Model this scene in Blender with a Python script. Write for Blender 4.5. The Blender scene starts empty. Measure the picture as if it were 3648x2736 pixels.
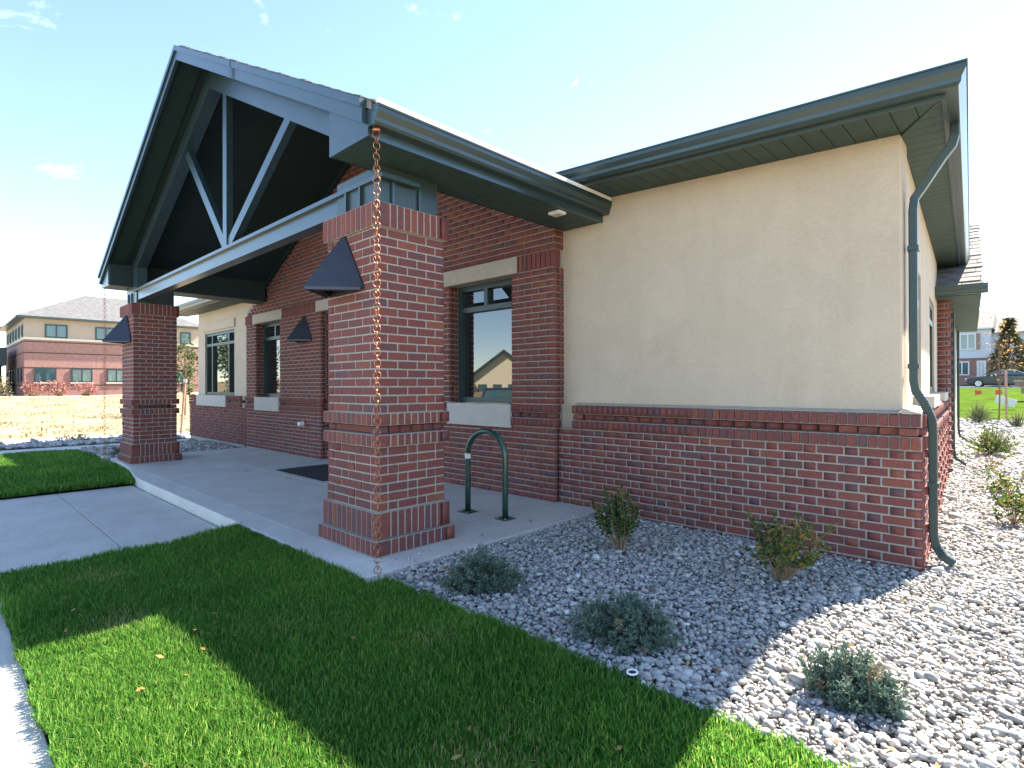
import bpy, math, random
import numpy as np
from mathutils import Vector, Matrix

# ------------------------------------------------------------------ camera, sky, sun, exposure
scene = bpy.context.scene
COL = scene.collection
CAM = np.array([3.6997, -2.3823, 1.3016])
YAW, PITCH, ROLL, FPX = 0.7618, 0.0030, -0.0029, 1981.15
_f = np.array([-math.sin(YAW)*math.cos(PITCH), math.cos(YAW)*math.cos(PITCH), math.sin(PITCH)])
_r = np.array([math.cos(YAW), math.sin(YAW), 0.0]); _u = np.cross(_r, _f)
_r, _u = _r*math.cos(ROLL)+_u*math.sin(ROLL), -_r*math.sin(ROLL)+_u*math.cos(ROLL)
cd = bpy.data.cameras.new('camera'); cam = bpy.data.objects.new('camera', cd); COL.objects.link(cam)
cam.matrix_world = Matrix(((_r[0], _u[0], -_f[0], CAM[0]), (_r[1], _u[1], -_f[1], CAM[1]), (_r[2], _u[2], -_f[2], CAM[2]), (0, 0, 0, 1)))
cd.sensor_width = 36.0; cd.lens = FPX/3648*36.0; cd.clip_start = 0.05; cd.clip_end = 2000
scene.camera = cam
SUN = Vector((0.168, 0.98, 1.0)).normalized()
sun_el = math.asin(SUN.z); sun_rot = math.atan2(SUN.x, SUN.y)
w = bpy.data.worlds.new('World'); scene.world = w; w.use_nodes = True
nt = w.node_tree; nt.nodes.clear()
def N(nt, t, **k):
    n = nt.nodes.new(t)
    for a, b in k.items(): setattr(n, a, b)
    return n
out = N(nt, 'ShaderNodeOutputWorld'); bg = N(nt, 'ShaderNodeBackground'); sky = N(nt, 'ShaderNodeTexSky')
sky.sky_type = 'NISHITA'; sky.sun_disc = False; sky.sun_elevation = sun_el; sky.sun_rotation = sun_rot
sky.altitude = 1600; sky.air_density = 1.0; sky.dust_density = 0.1; sky.ozone_density = 3.5
bg.inputs['Strength'].default_value = 0.115
# thin cirrus all over the sky
tc = N(nt, 'ShaderNodeTexCoord'); mp = N(nt, 'ShaderNodeMapping'); mp.inputs['Scale'].default_value = (1.6, 3.2, 5.5); mp.inputs['Rotation'].default_value = (0.2, 0.1, 0.7)
n1 = N(nt, 'ShaderNodeTexNoise'); n1.inputs['Scale'].default_value = 2.1; n1.inputs['Detail'].default_value = 9; n1.inputs['Roughness'].default_value = 0.62; n1.inputs['Distortion'].default_value = 0.6
rp = N(nt, 'ShaderNodeValToRGB'); rp.color_ramp.elements[0].position = 0.60; rp.color_ramp.elements[1].position = 0.90
rp.color_ramp.elements[0].color = (0, 0, 0, 1); rp.color_ramp.elements[1].color = (0.55, 0.55, 0.55, 1)
mx = N(nt, 'ShaderNodeMixRGB'); mx.inputs[2].default_value = (9.0, 9.3, 9.6, 1)
nt.links.new(tc.outputs['Generated'], mp.inputs['Vector']); nt.links.new(mp.outputs[0], n1.inputs['Vector'])
nt.links.new(n1.outputs['Fac'], rp.inputs['Fac']); nt.links.new(rp.outputs['Color'], mx.inputs['Fac'])
nt.links.new(sky.outputs[0], mx.inputs[1]); nt.links.new(mx.outputs[0], bg.inputs['Color']); nt.links.new(bg.outputs[0], out.inputs['Surface'])
sl = bpy.data.lights.new('sun', 'SUN'); sl.energy = 5.0; sl.angle = math.radians(0.55); sl.color = (1.0, 0.955, 0.88)
so = bpy.data.objects.new('sun', sl); COL.objects.link(so); so.rotation_euler = (-SUN).to_track_quat('-Z', 'Y').to_euler(); so.location = (20, 60, 60)
scene.view_settings.view_transform = 'Standard'; scene.view_settings.look = 'None'
scene.view_settings.exposure = 2.22; scene.view_settings.gamma = 1.0
try:
    scene.view_settings.use_white_balance = True; scene.view_settings.white_balance_temperature = 7350; scene.view_settings.white_balance_tint = 10
except Exception: pass
try: scene.view_settings.use_curve_mapping = False
except Exception: pass
scene.render.engine = 'CYCLES'
scene.cycles.max_bounces = 8; scene.cycles.diffuse_bounces = 4; scene.cycles.use_denoising = True

rng = np.random.default_rng(7); random.seed(7)

# ------------------------------------------------------------------ helpers
class MB:
    """collects geometry that becomes one mesh"""
    def __init__(s): s.v = []; s.f = []
    def add(s, vs, fs):
        b = len(s.v); s.v += [tuple(map(float, p)) for p in vs]; s.f += [tuple(b+i for i in q) for q in fs]; return s
    def box(s, x0, x1, y0, y1, z0, z1):
        return s.add([(x0,y0,z0),(x1,y0,z0),(x1,y1,z0),(x0,y1,z0),(x0,y0,z1),(x1,y0,z1),(x1,y1,z1),(x0,y1,z1)],
                     [(0,3,2,1),(4,5,6,7),(0,1,5,4),(1,2,6,5),(2,3,7,6),(3,0,4,7)])
    def prism(s, poly, d0, d1, axis='y'):
        """poly: list of 2-D points; extruded along axis from d0 to d1. axis y: (x,z), axis x: (y,z), axis z: (x,y)"""
        n = len(poly)
        def P(p, d): return (p[0], d, p[1]) if axis == 'y' else ((d, p[0], p[1]) if axis == 'x' else (p[0], p[1], d))
        vs = [P(p, d0) for p in poly]+[P(p, d1) for p in poly]
        fs = [tuple(range(n)), tuple(range(2*n-1, n-1, -1))]+[(i, n+i, n+(i+1) % n, (i+1) % n) for i in range(n)]
        return s.add(vs, fs)
    def bar(s, a, b, w, h, up=(0,0,1)):
        a = Vector(a); b = Vector(b); d = (b-a).normalized(); sd = d.cross(Vector(up)).normalized(); u = sd.cross(d)
        vs = [p+sd*i*w/2+u*j*h/2 for p in (a, b) for i, j in ((-1,-1),(1,-1),(1,1),(-1,1))]
        return s.add(vs, [(0,1,2,3),(7,6,5,4),(0,4,5,1),(1,5,6,2),(2,6,7,3),(3,7,4,0)])
    def tube(s, path, r, n=8, cap=True):
        path = [Vector(p) for p in path]; rr = r if isinstance(r, (list, tuple)) else [r]*len(path)
        base = len(s.v); ref = Vector((0.31, 0.77, 0.55))
        pu = None
        for i, p in enumerate(path):
            d = (path[min(i+1, len(path)-1)]-path[max(i-1, 0)]).normalized()
            u = (ref-d*ref.dot(d)) if pu is None else (pu-d*pu.dot(d))
            if u.length < 1e-5: u = d.orthogonal()
            u.normalize(); pu = u; v2 = d.cross(u)
            for k in range(n):
                a = 2*math.pi*k/n; q = p+(u*math.cos(a)+v2*math.sin(a))*rr[i]; s.v.append(tuple(q))
        for i in range(len(path)-1):
            for k in range(n):
                a = base+i*n+k; b = base+i*n+(k+1) % n; s.f.append((a, b, b+n, a+n))
        if cap:
            s.f.append(tuple(base+k for k in range(n-1, -1, -1))); e = base+(len(path)-1)*n; s.f.append(tuple(e+k for k in range(n)))
        return s
    def rect_tube(s, path, w, h, side):
        """rectangular duct; side = vector of the width direction"""
        path = [Vector(p) for p in path]; side = Vector(side).normalized(); base = len(s.v)
        for i, p in enumerate(path):
            d = (path[min(i+1, len(path)-1)]-path[max(i-1, 0)]).normalized(); o = d.cross(side).normalized()
            for a, b in ((-1,-.8),(-.8,-1),(.8,-1),(1,-.8),(1,.8),(.8,1),(-.8,1),(-1,.8)): s.v.append(tuple(p+side*a*w/2+o*b*h/2))
        n = 8
        for i in range(len(path)-1):
            for k in range(n):
                a = base+i*n+k; b = base+i*n+(k+1) % n; s.f.append((a, b, b+n, a+n))
        s.f.append(tuple(base+k for k in range(n-1, -1, -1))); e = base+(len(path)-1)*n; s.f.append(tuple(e+k for k in range(n)))
        return s
    def xf(s, fn): s.v = [tuple(fn(p)) for p in s.v]; return s

ORG = {}
def finish(o, parent):
    COL.objects.link(o)
    if parent is not None: o.parent = parent
def ob(name, mb, mat, parent=None, smooth=False, bevel=0, org=None):
    base = Vector(ORG[parent.name]) if parent is not None else Vector(org if org is not None else (0,0,0))
    me = bpy.data.meshes.new(name)
    me.from_pydata([(x-base.x, y-base.y, z-base.z) for x, y, z in mb.v], [], mb.f); me.update()
    if mat: me.materials.append(mat)
    o = bpy.data.objects.new(name, me)
    if smooth: me.polygons.foreach_set('use_smooth', [True]*len(me.polygons))
    if parent is None: o.location = base
    finish(o, parent); ORG[o.name] = tuple(base)
    if bevel:
        m = o.modifiers.new('bevel', 'BEVEL'); m.width = bevel; m.segments = 2; m.limit_method = 'ANGLE'
    return o
def empty(name, loc):
    o = bpy.data.objects.new(name, None); o.empty_display_size = 0.1; o.location = loc; COL.objects.link(o); ORG[o.name] = tuple(loc); return o
def tag(o, label=None, cat=None, group=None, kind=None):
    for k, v in (('label', label), ('category', cat), ('group', group), ('kind', kind)):
        if v: o[k] = v
    return o
def npmesh(name, V, F, mat, parent=None, attrs=None, smooth=False):
    """V (n,3), F (m,k) arrays of one polygon size; world coordinates"""
    base = np.array(ORG[parent.name]) if parent is not None else np.zeros(3)
    me = bpy.data.meshes.new(name); V = np.asarray(V, np.float32)-base.astype(np.float32); F = np.asarray(F, np.int32); k = F.shape[1]
    me.vertices.add(len(V)); me.vertices.foreach_set('co', V.ravel())
    me.loops.add(F.size); me.loops.foreach_set('vertex_index', F.ravel())
    me.polygons.add(len(F)); me.polygons.foreach_set('loop_start', np.arange(0, F.size, k, dtype=np.int32))
    me.polygons.foreach_set('loop_total', np.full(len(F), k, np.int32))
    if smooth: me.polygons.foreach_set('use_smooth', np.ones(len(F), bool))
    me.update(calc_edges=True)
    for an, av in (attrs or {}).items():
        a = me.attributes.new(an, 'FLOAT', 'POINT'); a.data.foreach_set('value', np.asarray(av, np.float32))
    me.materials.append(mat)
    o = bpy.data.objects.new(name, me); finish(o, parent); ORG[o.name] = tuple(base); return o

def pj(p):
    q = np.asarray(p, float)-CAM; z = q@_f
    if z < 0.1: return None
    return 1824+FPX*(q@_r)/z, 1368-FPX*(q@_u)/z, z

# ------------------------------------------------------------------ materials
def new_mat(name):
    m = bpy.data.materials.new(name); m.use_nodes = True; t = m.node_tree
    return m, t, t.nodes['Principled BSDF']
def link(t, a, b): t.links.new(a, b)
def ramp(t, stops):
    r = N(t, 'ShaderNodeValToRGB'); e = r.color_ramp.elements
    while len(e) < len(stops): e.new(0.5)
    for q, (p, c) in zip(e, stops): q.position = p; q.color = (*c, 1)
    return r
def noise(t, scale, detail=4, rough=0.55, vec=None, dist=0):
    n = N(t, 'ShaderNodeTexNoise'); n.inputs['Scale'].default_value = scale; n.inputs['Detail'].default_value = detail; n.inputs['Roughness'].default_value = rough
    n.inputs['Distortion'].default_value = dist
    if vec is None:
        g = N(t, 'ShaderNodeNewGeometry'); vec = g.outputs['Position']
    link(t, vec, n.inputs['Vector']); return n
def mixc(t, fac, a, b, mode='MIX'):
    m = N(t, 'ShaderNodeMixRGB'); m.blend_type = mode
    for i, v in ((0, fac), (1, a), (2, b)):
        if hasattr(v, 'links'): link(t, v, m.inputs[i])
        else: m.inputs[i].default_value = v if i == 0 else (*v, 1)
    return m.outputs[0]
def bump(t, bs, h, strength=0.3, dist=0.01):
    b = N(t, 'ShaderNodeBump'); b.inputs['Strength'].default_value = strength; b.inputs['Distance'].default_value = dist
    link(t, h, b.inputs['Height']); link(t, b.outputs[0], bs.inputs['Normal'])
def plain(name, col, rough=0.6, metal=0.0, spec=0.5, var=0.12, nscale=6.0, bmp=0.0, bscale=60, coat=0.0):
    m, t, b = new_mat(name)
    n = noise(t, nscale, 5)
    c0 = tuple(max(0, x*(1-var)) for x in col); c1 = tuple(min(1, x*(1+var)) for x in col)
    r = ramp(t, [(0.3, c0), (0.7, c1)]); link(t, n.outputs['Fac'], r.inputs['Fac']); link(t, r.outputs[0], b.inputs['Base Color'])
    b.inputs['Roughness'].default_value = rough; b.inputs['Metallic'].default_value = metal; b.inputs['Specular IOR Level'].default_value = spec
    b.inputs['Coat Weight'].default_value = coat; b.inputs['Coat Roughness'].default_value = 0.25
    if bmp:
        n2 = noise(t, bscale, 4); bump(t, b, n2.outputs['Fac'], bmp, 0.004)
    return m
BRICK_STOPS = [(0.0, (0.122, 0.066, 0.074)), (0.08, (0.145, 0.059, 0.060)), (0.35, (0.172, 0.058, 0.055)), (0.70, (0.192, 0.060, 0.053)), (0.93, (0.210, 0.066, 0.053)), (1.0, (0.240, 0.082, 0.054))]
def brick_mat(name, use_attr, tint=1.0):
    m, t, b = new_mat(name)
    if use_attr:
        a = N(t, 'ShaderNodeAttribute'); a.attribute_name = 'rnd'; f = a.outputs['Fac']
    else:
        a = N(t, 'ShaderNodeObjectInfo'); f = a.outputs['Random']
    r = ramp(t, [(p, tuple(x*tint for x in c)) for p, c in BRICK_STOPS]); link(t, f, r.inputs['Fac'])
    n = noise(t, 45, 6, 0.65); r2 = ramp(t, [(0.25, (0.72, 0.70, 0.70)), (0.75, (1.22, 1.18, 1.15))]); link(t, n.outputs['Fac'], r2.inputs['Fac'])
    c = mixc(t, 1.0, r.outputs[0], r2.outputs[0], 'MULTIPLY')
    big = noise(t, 1.3, 5, 0.6); rb = ramp(t, [(0.55, (0, 0, 0)), (0.85, (0.30, 0.30, 0.30))]); link(t, big.outputs['Fac'], rb.inputs['Fac'])
    c = mixc(t, rb.outputs[0], c, (0.17, 0.12, 0.105))
    link(t, c, b.inputs['Base Color']); b.inputs['Roughness'].default_value = 0.78; b.inputs['Specular IOR Level'].default_value = 0.35
    n3 = noise(t, 220, 3, 0.7); bump(t, b, n3.outputs['Fac'], 0.35, 0.003)
    return m
M = {}
M['brick'] = brick_mat('brick', False); M['brick_joined'] = brick_mat('brick_joined', True)
M['mortar'] = plain('mortar', (0.33, 0.302, 0.265), 0.95, var=0.14, nscale=25, bmp=0.5, bscale=160)
def stucco():
    m, t, b = new_mat('stucco')
    n = noise(t, 2.2, 6, 0.6, dist=0.8); r = ramp(t, [(0.3, (0.500, 0.418, 0.325)), (0.7, (0.560, 0.472, 0.370))]); link(t, n.outputs['Fac'], r.inputs['Fac'])
    n2 = noise(t, 60, 5, 0.7); r2 = ramp(t, [(0.3, (0.93, 0.93, 0.93)), (0.7, (1.04, 1.04, 1.04))]); link(t, n2.outputs['Fac'], r2.inputs['Fac'])
    g_ = N(t, 'ShaderNodeNewGeometry'); mp_ = N(t, 'ShaderNodeMapping'); mp_.inputs['Scale'].default_value = (5.5, 5.5, 0.45); link(t, g_.outputs['Position'], mp_.inputs['Vector'])
    n5 = noise(t, 1.0, 6, 0.6, vec=mp_.outputs[0]); r5 = ramp(t, [(0.35, (0.97, 0.967, 0.96)), (0.6, (1.01, 1.01, 1.01))]); link(t, n5.outputs['Fac'], r5.inputs['Fac'])
    n6 = noise(t, 14, 5, 0.65, dist=2.0); r6 = ramp(t, [(0.35, (0.975, 0.972, 0.965)), (0.65, (1.02, 1.02, 1.02))]); link(t, n6.outputs['Fac'], r6.inputs['Fac'])
    c_ = mixc(t, 1.0, mixc(t, 1.0, r.outputs[0], r2.outputs[0], 'MULTIPLY'), r5.outputs[0], 'MULTIPLY')
    link(t, mixc(t, 1.0, c_, r6.outputs[0], 'MULTIPLY'), b.inputs['Base Color']); b.inputs['Roughness'].default_value = 0.9
    n4 = noise(t, 9, 6, 0.65, dist=1.5); n3 = noise(t, 130, 4, 0.7)
    ad = N(t, 'ShaderNodeMath', operation='MULTIPLY_ADD'); ad.inputs[1].default_value = 3.0; link(t, n4.outputs['Fac'], ad.inputs[0]); link(t, n3.outputs['Fac'], ad.inputs[2])
    bump(t, b, ad.outputs[0], 0.5, 0.007); return m
M['stucco'] = stucco()
M['stone'] = plain('cast_stone', (0.40, 0.355, 0.29), 0.85, var=0.06, nscale=12, bmp=0.25, bscale=200)
M['sill'] = plain('sill_stone', (0.42, 0.40, 0.36), 0.85, var=0.06, nscale=12, bmp=0.25, bscale=200)
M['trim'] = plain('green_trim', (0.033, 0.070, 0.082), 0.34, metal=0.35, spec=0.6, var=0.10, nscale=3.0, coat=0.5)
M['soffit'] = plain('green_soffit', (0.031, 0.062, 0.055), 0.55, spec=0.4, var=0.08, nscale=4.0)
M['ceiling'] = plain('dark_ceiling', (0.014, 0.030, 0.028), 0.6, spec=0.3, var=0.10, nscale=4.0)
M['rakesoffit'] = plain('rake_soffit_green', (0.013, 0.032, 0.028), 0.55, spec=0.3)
M['gutter'] = plain('green_gutter', (0.024, 0.050, 0.050), 0.40, metal=0.3, spec=0.6, var=0.10, nscale=3.0, coat=0.4)
M['dspout'] = plain('downspout_green', (0.024, 0.046, 0.046), 0.42, metal=0.25, spec=0.5, var=0.1, nscale=6)
M['winframe'] = plain('window_green', (0.018, 0.046, 0.050), 0.38, spec=0.5, var=0.08)
M['lamp'] = plain('dark_bronze', (0.050, 0.058, 0.078), 0.42, metal=0.45, spec=0.5, var=0.12, nscale=8)
M['lens'] = plain('lamp_lens', (0.55, 0.52, 0.46), 0.4, var=0.04)
M['white'] = plain('white_paint', (0.75, 0.74, 0.70), 0.5, var=0.05)
M['copper'] = plain('copper', (0.46, 0.205, 0.115), 0.36, metal=1.0, var=0.18, nscale=30)
M['rack'] = plain('rack_green', (0.010, 0.055, 0.040), 0.30, spec=0.6, var=0.15, nscale=12, coat=0.4)
M['mat'] = plain('rubber_mat', (0.018, 0.018, 0.022), 0.9, var=0.3, nscale=80, bmp=0.6, bscale=300)
M['steel'] = plain('galvanised', (0.42, 0.43, 0.45), 0.45, metal=0.6, var=0.15, nscale=20)
def concrete(name, c0, c1, stain=(0.36, 0.25, 0.16)):
    m, t, b = new_mat(name)
    n = noise(t, 1.7, 7, 0.62); r = ramp(t, [(0.3, c0), (0.72, c1)]); link(t, n.outputs['Fac'], r.inputs['Fac'])
    n2 = noise(t, 90, 4, 0.7); r2 = ramp(t, [(0.3, (0.90, 0.90, 0.90)), (0.7, (1.06, 1.06, 1.06))]); link(t, n2.outputs['Fac'], r2.inputs['Fac'])
    c = mixc(t, 1.0, r.outputs[0], r2.outputs[0], 'MULTIPLY')
    n3 = noise(t, 2.6, 6, 0.7, dist=1.0); r3 = ramp(t, [(0.55, (0, 0, 0)), (0.78, (0.55, 0.55, 0.55))]); link(t, n3.outputs['Fac'], r3.inputs['Fac'])
    c = mixc(t, r3.outputs[0], c, stain)
    link(t, c, b.inputs['Base Color']); b.inputs['Roughness'].default_value = 0.86
    g_ = N(t, 'ShaderNodeNewGeometry'); mp_ = N(t, 'ShaderNodeMapping'); mp_.inputs['Scale'].default_value = (1.2, 26, 26); link(t, g_.outputs['Position'], mp_.inputs['Vector'])
    n5 = noise(t, 4.0, 5, 0.65, vec=mp_.outputs[0]); r5 = ramp(t, [(0.35, (0.93, 0.93, 0.93)), (0.65, (1.03, 1.03, 1.03))]); link(t, n5.outputs['Fac'], r5.inputs['Fac'])
    n6 = noise(t, 5.5, 6, 0.72, dist=2.2); r6 = ramp(t, [(0.60, (1, 1, 1)), (0.75, (0.80, 0.79, 0.78))]); link(t, n6.outputs['Fac'], r6.inputs['Fac'])
    c = mixc(t, 1.0, mixc(t, 1.0, c, r5.outputs[0], 'MULTIPLY'), r6.outputs[0], 'MULTIPLY'); link(t, c, b.inputs['Base Color'])
    ad = N(t, 'ShaderNodeMath', operation='ADD'); n4 = noise(t, 320, 3, 0.6); link(t, n4.outputs['Fac'], ad.inputs[0]); link(t, n5.outputs['Fac'], ad.inputs[1])
    bump(t, b, ad.outputs[0], 0.3, 0.002); return m
M['concrete'] = concrete('concrete', (0.50, 0.472, 0.43), (0.62, 0.588, 0.54), (0.42, 0.30, 0.20))
M['kerb'] = concrete('kerb_concrete', (0.55, 0.53, 0.49), (0.65, 0.63, 0.59), (0.48, 0.37, 0.27))
def glass():
    m, t, b = new_mat('window_glass')
    b.inputs['Base Color'].default_value = (0.012, 0.015, 0.016, 1); b.inputs['Roughness'].default_value = 0.015
    b.inputs["IOR"].default_value = 2.0; b.inputs["Specular IOR Level"].default_value = 0.5
    n = noise(t, 0.9, 2); bump(t, b, n.outputs['Fac'], 0.02, 0.02); return m
M['glass'] = glass()
def attr_ramp_mat(name, stops, rough=0.7, transl=0.0, spec=0.3, attr='rnd', extra=None):
    m, t, b = new_mat(name)
    a = N(t, 'ShaderNodeAttribute'); a.attribute_name = attr
    r = ramp(t, stops); link(t, a.outputs['Fac'], r.inputs['Fac']); c = r.outputs[0]
    if extra:
        n = noise(t, extra[0], 4, 0.6); r2 = ramp(t, extra[1]); link(t, n.outputs['Fac'], r2.inputs['Fac']); c = mixc(t, 1.0, c, r2.outputs[0], 'MULTIPLY')
    link(t, c, b.inputs['Base Color']); b.inputs['Roughness'].default_value = rough; b.inputs['Specular IOR Level'].default_value = spec
    if transl:
        tr = N(t, 'ShaderNodeBsdfTranslucent'); link(t, c, tr.inputs['Color']); ms = N(t, 'ShaderNodeMixShader'); ms.inputs[0].default_value = transl
        o = t.nodes['Material Output']; link(t, b.outputs[0], ms.inputs[1]); link(t, tr.outputs[0], ms.inputs[2]); link(t, ms.outputs[0], o.inputs['Surface'])
    return m
M['grass'] = attr_ramp_mat('grass_blade', [(0.0, (0.034, 0.140, 0.022)), (0.40, (0.085, 0.265, 0.040)), (0.75, (0.195, 0.390, 0.075)), (0.90, (0.34, 0.48, 0.13)), (0.94, (0.48, 0.42, 0.20)), (1.0, (0.55, 0.47, 0.27))], 0.6, 0.60, 0.2,
                           extra=(1.1, [(0.3, (0.72, 0.78, 0.75)), (0.7, (1.22, 1.12, 1.05))]))
M['pebble'] = attr_ramp_mat('pebble', [(0.0, (0.22, 0.222, 0.228)), (0.18, (0.295, 0.288, 0.28)), (0.42, (0.38, 0.365, 0.342)), (0.64, (0.47, 0.45, 0.42)), (0.80, (0.49, 0.415, 0.36)), (0.88, (0.39, 0.395, 0.35)), (1.0, (0.66, 0.64, 0.60))], 0.7, 0, 0.4,
                            extra=(38, [(0.3, (0.82, 0.82, 0.82)), (0.7, (1.12, 1.12, 1.12))]))
M['juniper'] = attr_ramp_mat('juniper_needles', [(0.0, (0.030, 0.060, 0.046)), (0.45, (0.075, 0.130, 0.100)), (0.85, (0.150, 0.215, 0.165)), (0.93, (0.20, 0.25, 0.19)), (1.0, (0.27, 0.19, 0.11))], 0.7, 0.2)
M['shrubleaf'] = attr_ramp_mat('shrub_leaves', [(0.0, (0.022, 0.058, 0.018)), (0.5, (0.045, 0.105, 0.025)), (0.78, (0.10, 0.14, 0.025)), (0.92, (0.26, 0.20, 0.04)), (1.0, (0.30, 0.12, 0.05))], 0.55, 0.35)
M['treeleaf'] = attr_ramp_mat('tree_leaves', [(0.0, (0.030, 0.060, 0.020)), (0.6, (0.065, 0.105, 0.030)), (1.0, (0.15, 0.17, 0.05))], 0.6, 0.3)
M['redleaf'] = attr_ramp_mat('red_leaves', [(0.0, (0.20, 0.070, 0.070)), (0.6, (0.33, 0.13, 0.125)), (1.0, (0.42, 0.22, 0.18))], 0.6, 0.3)
M['conifer'] = attr_ramp_mat('conifer_needles', [(0.0, (0.040, 0.055, 0.026)), (0.5, (0.085, 0.092, 0.042)), (1.0, (0.20, 0.145, 0.07))], 0.7, 0.2)
M['autumn'] = attr_ramp_mat('autumn_leaves', [(0.0, (0.24, 0.13, 0.05)), (0.6, (0.36, 0.20, 0.07)), (1.0, (0.42, 0.30, 0.12))], 0.7, 0.35)
M['yucca'] = attr_ramp_mat('yucca_leaves', [(0.0, (0.06, 0.09, 0.04)), (0.6, (0.12, 0.16, 0.07)), (1.0, (0.30, 0.27, 0.12))], 0.6, 0.2)
M['drygrass'] = attr_ramp_mat('dry_grass', [(0.0, (0.19, 0.14, 0.07)), (0.7, (0.26, 0.20, 0.10)), (1.0, (0.17, 0.16, 0.07))], 0.8, 0.3)
M['bark'] = plain('bark', (0.16, 0.11, 0.075), 0.9, var=0.3, nscale=30, bmp=0.6)
M['stem'] = plain('stem', (0.27, 0.19, 0.12), 0.9, var=0.3, nscale=40)
M['soil'] = plain('lawn_soil', (0.030, 0.045, 0.018), 0.95, var=0.4, nscale=9, bmp=0.6)
M['bed'] = plain('gravel_bed', (0.24, 0.232, 0.222), 0.95, var=0.35, nscale=40, bmp=0.8, bscale=90)
M['lawnfar'] = plain('far_lawn', (0.062, 0.108, 0.018), 1.0, spec=0.0, var=0.35, nscale=1.4)
M['dirt'] = plain('dry_field', (0.28, 0.225, 0.145), 1.0, spec=0.0, var=0.35, nscale=0.9, bmp=0.5, bscale=5)
M['asphalt'] = plain('asphalt', (0.055, 0.055, 0.058), 0.9, var=0.2, nscale=4)
M['shingle'] = plain('shingle', (0.15, 0.148, 0.148), 0.95, var=0.35, nscale=5, bmp=0.6, bscale=40)
M['farbrick'] = plain('far_brick', (0.34, 0.185, 0.155), 0.9, var=0.16, nscale=5)
M['greyroof'] = plain('grey_roof', (0.10, 0.102, 0.108), 0.95, var=0.25, nscale=3)
M['farbeige'] = plain('far_beige', (0.42, 0.345, 0.275), 0.9, var=0.06, nscale=2)
M['faroff'] = plain('far_band', (0.70, 0.63, 0.48), 0.9, var=0.05)
M['siding'] = plain('white_siding', (0.62, 0.64, 0.68), 0.7, var=0.05)
M['dkglass'] = plain('teal_glass', (0.06, 0.13, 0.14), 0.08, spec=0.9, var=0.15, nscale=0.8)
M['dark'] = plain('dark_groove', (0.07, 0.035, 0.03), 0.9)
M['black'] = plain('car_black', (0.012, 0.013, 0.016), 0.2, spec=0.6, coat=1.0)
M['navy'] = plain('car_navy', (0.012, 0.018, 0.04), 0.2, spec=0.6, coat=1.0)
M['carwhite'] = plain('car_white', (0.70, 0.70, 0.70), 0.25, spec=0.6, coat=1.0)
M['rubber'] = plain('tyre_rubber', (0.02, 0.02, 0.02), 0.85)
M['rim'] = plain('wheel_rim', (0.45, 0.46, 0.48), 0.3, metal=0.8)
M['orange'] = plain('flag_orange', (0.75, 0.12, 0.03), 0.6)
M['redwood'] = plain('weathered_post', (0.36, 0.22, 0.17), 0.85, var=0.25, nscale=20)

# ------------------------------------------------------------------ ground
def zg(x, y): return -0.20+max(0.0, y-8)*0.0255+max(0.0, -14-x)*0.0186
def sheet(name, x0, x1, y0, y1, nx, ny, mat, dz=0.0, zf=zg, jit=0.0):
    xs = np.linspace(x0, x1, nx+1); ys = np.linspace(y0, y1, ny+1)
    V = [(x, y, zf(x, y)+dz+(rng.normal()*jit if jit else 0)) for y in ys for x in xs]
    F = [(j*(nx+1)+i, j*(nx+1)+i+1, (j+1)*(nx+1)+i+1, (j+1)*(nx+1)+i) for j in range(ny) for i in range(nx)]
    o = npmesh(name, np.array(V), np.array(F), mat, smooth=True); return tag(o, kind='structure')
sheet('ground', -170, 130, -110, 190, 150, 150, M['dirt'])
ROADY = 54.0
sheet('far_lawn', -30, 40, 21.4, ROADY, 20, 24, M['lawnfar'], dz=0.05, jit=0.012)
sheet('street', -60, 60, ROADY+0.2, ROADY+11, 40, 6, M['asphalt'], dz=0.012)
o = MB()
for i in range(20):
    x0 = -40+i*4; o.box(x0, x0+3.99, ROADY, ROADY+0.2, zg(0, ROADY)-0.1, zg(0, ROADY)+0.13)
tag(ob('street_kerb', o, M['kerb']), kind='structure')
sheet('parking_lot', -60, 60, -62, -5.6, 40, 20, M['asphalt'], zf=lambda x, y: -0.19-0.02*min(15, max(0, -5.6-y)), dz=0.02)

GX = 0.36                                        # right edge of the porch slab
def slab_part(name, x0, x1, y0, y1, z0, z1, parent, mat='concrete'):
    return ob(name, MB().box(x0, x1, y0, y1, z0, z1), M[mat], parent, bevel=0.008)
sl_ = tag(empty('porch_slab', (-4.0, 0.5, -0.18)), kind='structure')
xs = [-8.62, -6.6, -4.3, -2.0, GX]
for a, b in zip(xs[:-1], xs[1:]):
    slab_part('slab_panel', a+0.003, b-0.003, -0.10, 1.22, -0.18, 0.0, sl_)
    slab_part('slab_panel', a+0.003, b-0.003, 1.226, 2.9, -0.18, 0.0, sl_)
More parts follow.
